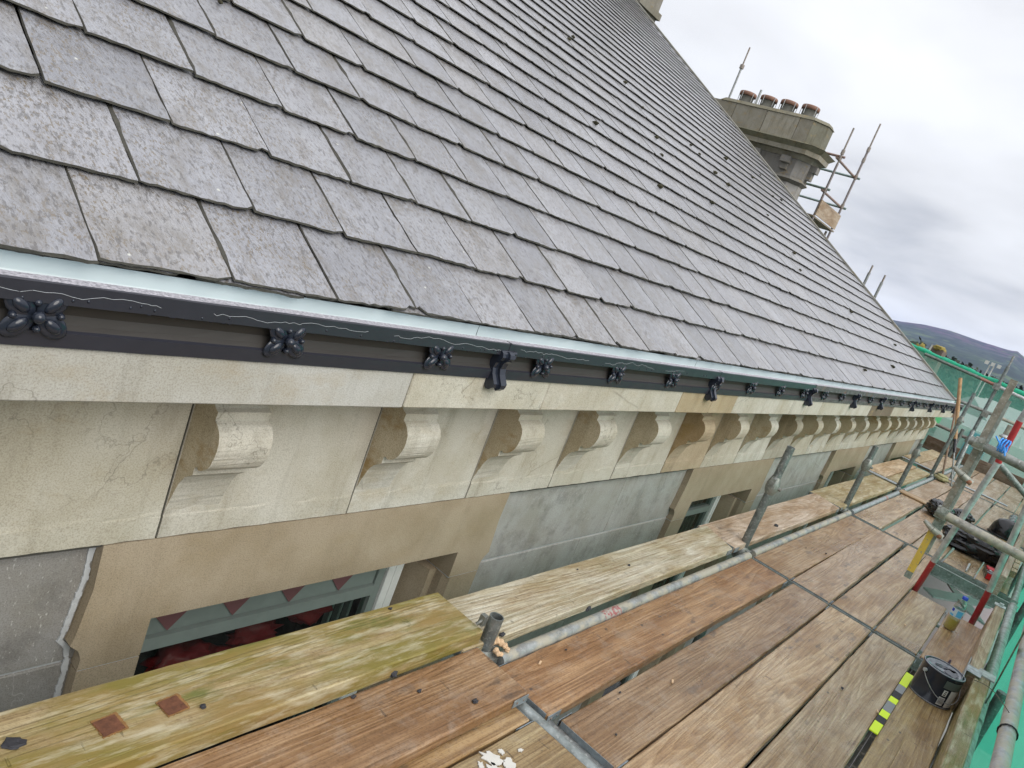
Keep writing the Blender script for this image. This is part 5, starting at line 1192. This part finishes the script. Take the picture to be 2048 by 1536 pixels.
# old gable with lichen-covered chimney
lc = empty("lichen_chimney", at(1870, 715, x=32), "old stone chimney topped with yellow lichen just right of the verge", "chimney")
a, b_ = at(1855, 712, x=32), at(1880, 716, x=32); zt = at(1874, 686, x=32).z
m = MB(); m.box(32, 33, b_.y, a.y, -6, zt - .18); m.build("shaft", 'stone_dark', lc, tint=(.16, .13, .11)); m = MB(); m.lump((32.4, (a.y + b_.y) / 2, zt - .17), (.5, abs(a.y - b_.y) / 1.85, .13), .5, 3, 4); m.build("lichen", 'lichen', lc)
c_ = at(1843, 690, x=33); lb2 = empty("lichen_gable", c_, "yellow lichen-covered gable finial left of the old stone chimney", "gable")
m = MB(); m.lump((33, c_.y, c_.z - .16), (.16, .17, .2), .9, 3, 4.5); m.build("lichen", 'lichen', lb2); m = MB(); m.box(32.8, 33.3, c_.y - .3, c_.y + .3, -6, c_.z - .2); m.build("gable_stone", 'stone_dark', lb2, tint=(.2, .18, .15))
a2 = at(1866, 688, x=33.5); b2_ = at(1847, 712, x=33.5)
m = MB(); m.add([(33.4, a2.y, a2.z), (33.4, b2_.y, b2_.z - .2), (33.4, a2.y - .2, b2_.z - .9)], [(0, 1, 2)]); m.add([(33.6, a2.y, a2.z), (33.6, b2_.y, b2_.z - .2), (33.6, a2.y - .2, b2_.z - .9)], [(2, 1, 0)]); m.build("white_skew", 'render', lb2)
# trees at the foot of the hill
M['leafd'] = m_plain("dark_leaves", (.020, .034, .016), .8, var=.5, sc=.8); M['bark'] = m_plain("bark", (.06, .05, .04), .9)
def tree(az, R, h, w, label, mat='leafd'):
    x, y = R * math.cos(math.radians(az)), R * math.sin(math.radians(az)); e = empty("tree", (x, y, GZ), label, "tree", "dark trees at the foot of the hill")
    m = MB(); m.tube((x, y, GZ), (x, y, GZ + h * .6), .35, 8, .15)
    m.build("trunk", 'bark', e); m = MB(); rr = random.Random(int(az * 100))
    for k in range(900):
        a = rr.uniform(0, 6.28); u = rr.uniform(-1, 1); q = rr.random() ** .4; s_ = math.sqrt(1 - u * u)
        lob = 1 + .35 * mn.noise(Vector((math.cos(a) * 2 + az, math.sin(a) * 2, u * 2)))
        c = Vector((x + w * q * s_ * math.cos(a) * lob, y + w * q * s_ * math.sin(a) * lob, GZ + h * .62 + h * .38 * q * u * lob)); d1 = Vector((rr.uniform(-1, 1), rr.uniform(-1, 1), rr.uniform(-1, 1))).normalized(); d2 = d1.orthogonal().normalized(); k2 = rr.uniform(.25, .6)
        m.add([c - d1 * k2, c + d2 * k2, c + d1 * k2, c - d2 * k2], [(0, 1, 2, 3)])
    m.build("crown", mat, e)
azs = [(8.7, 150), (8.1, 160), (7.6, 150), (7.15, 165), (6.7, 158), (6.3, 170), (5.9, 160), (5.5, 175), (5.0, 165), (4.6, 160), (4.1, 165), (3.6, 158), (3.0, 160), (2.3, 155), (1.5, 160)]
hz_ = [13.5, 12.6, 13.0, 12.2, 12.6, 12.0, 12.8, 12.0, 11.8, 12.6, 12.2, 12, 12, 12, 12]
for k, ((a, R), h) in enumerate(zip(azs, hz_)):
    tree(a, R, h, 4.5 + random.random() * 2, "dark tree below the hill, " + ["beside the old chimney", "second from the old chimney", "third from the old chimney", "fourth from the old chimney", "fifth from the old chimney", "just left of the white speck", "between chimney and lamp mast", "close left of the lamp mast", "behind the lamp mast", "right of the lamp mast", "second right of the lamp mast", "left of the rusty post top", "behind the rusty post", "beyond the post near the frame edge", "last one at the frame edge"][k])
fm = empty("floodlight_mast", (150, 13, GZ), "twin-legged floodlight mast standing in front of the wooded hillside", "mast")
a, b_ = at(1984, 731, x=150), at(1966, 762, x=150)
for dy in (-.5, .5):
    m = MB(); m.tube((150, a.y + dy * .6, GZ), (150, a.y + dy * .6, a.z), .10, 6); m.build("leg", 'whitelead', fm)
for k in range(3):
    m = MB(); m.box(149.6, 149.9, a.y - 1.3 + k * .95, a.y - .75 + k * .95, a.z - .1, a.z + .5); m.build("lamp", 'whitelead', fm)

# ================================================================ AIR
hb_ = MB(); hb_.box(-60, 5200, -4200, 4200, GZ - 1.5, 190)
nh = bpy.data.materials.new("haze_air"); nh.use_nodes = True; nh.node_tree.nodes.clear()
ho = nh.node_tree.nodes.new("ShaderNodeOutputMaterial"); hp = nh.node_tree.nodes.new("ShaderNodeVolumePrincipled")
hp.inputs['Color'].default_value = (.36, .52, 1.0, 1); hp.inputs['Density'].default_value = .00010; hp.inputs['Anisotropy'].default_value = .0
nh.node_tree.links.new(hp.outputs[0], ho.inputs['Volume'])
hz_o = hb_.build("haze", nh, None, origin=(0, 0, 0)); hz_o['kind'] = 'stuff'
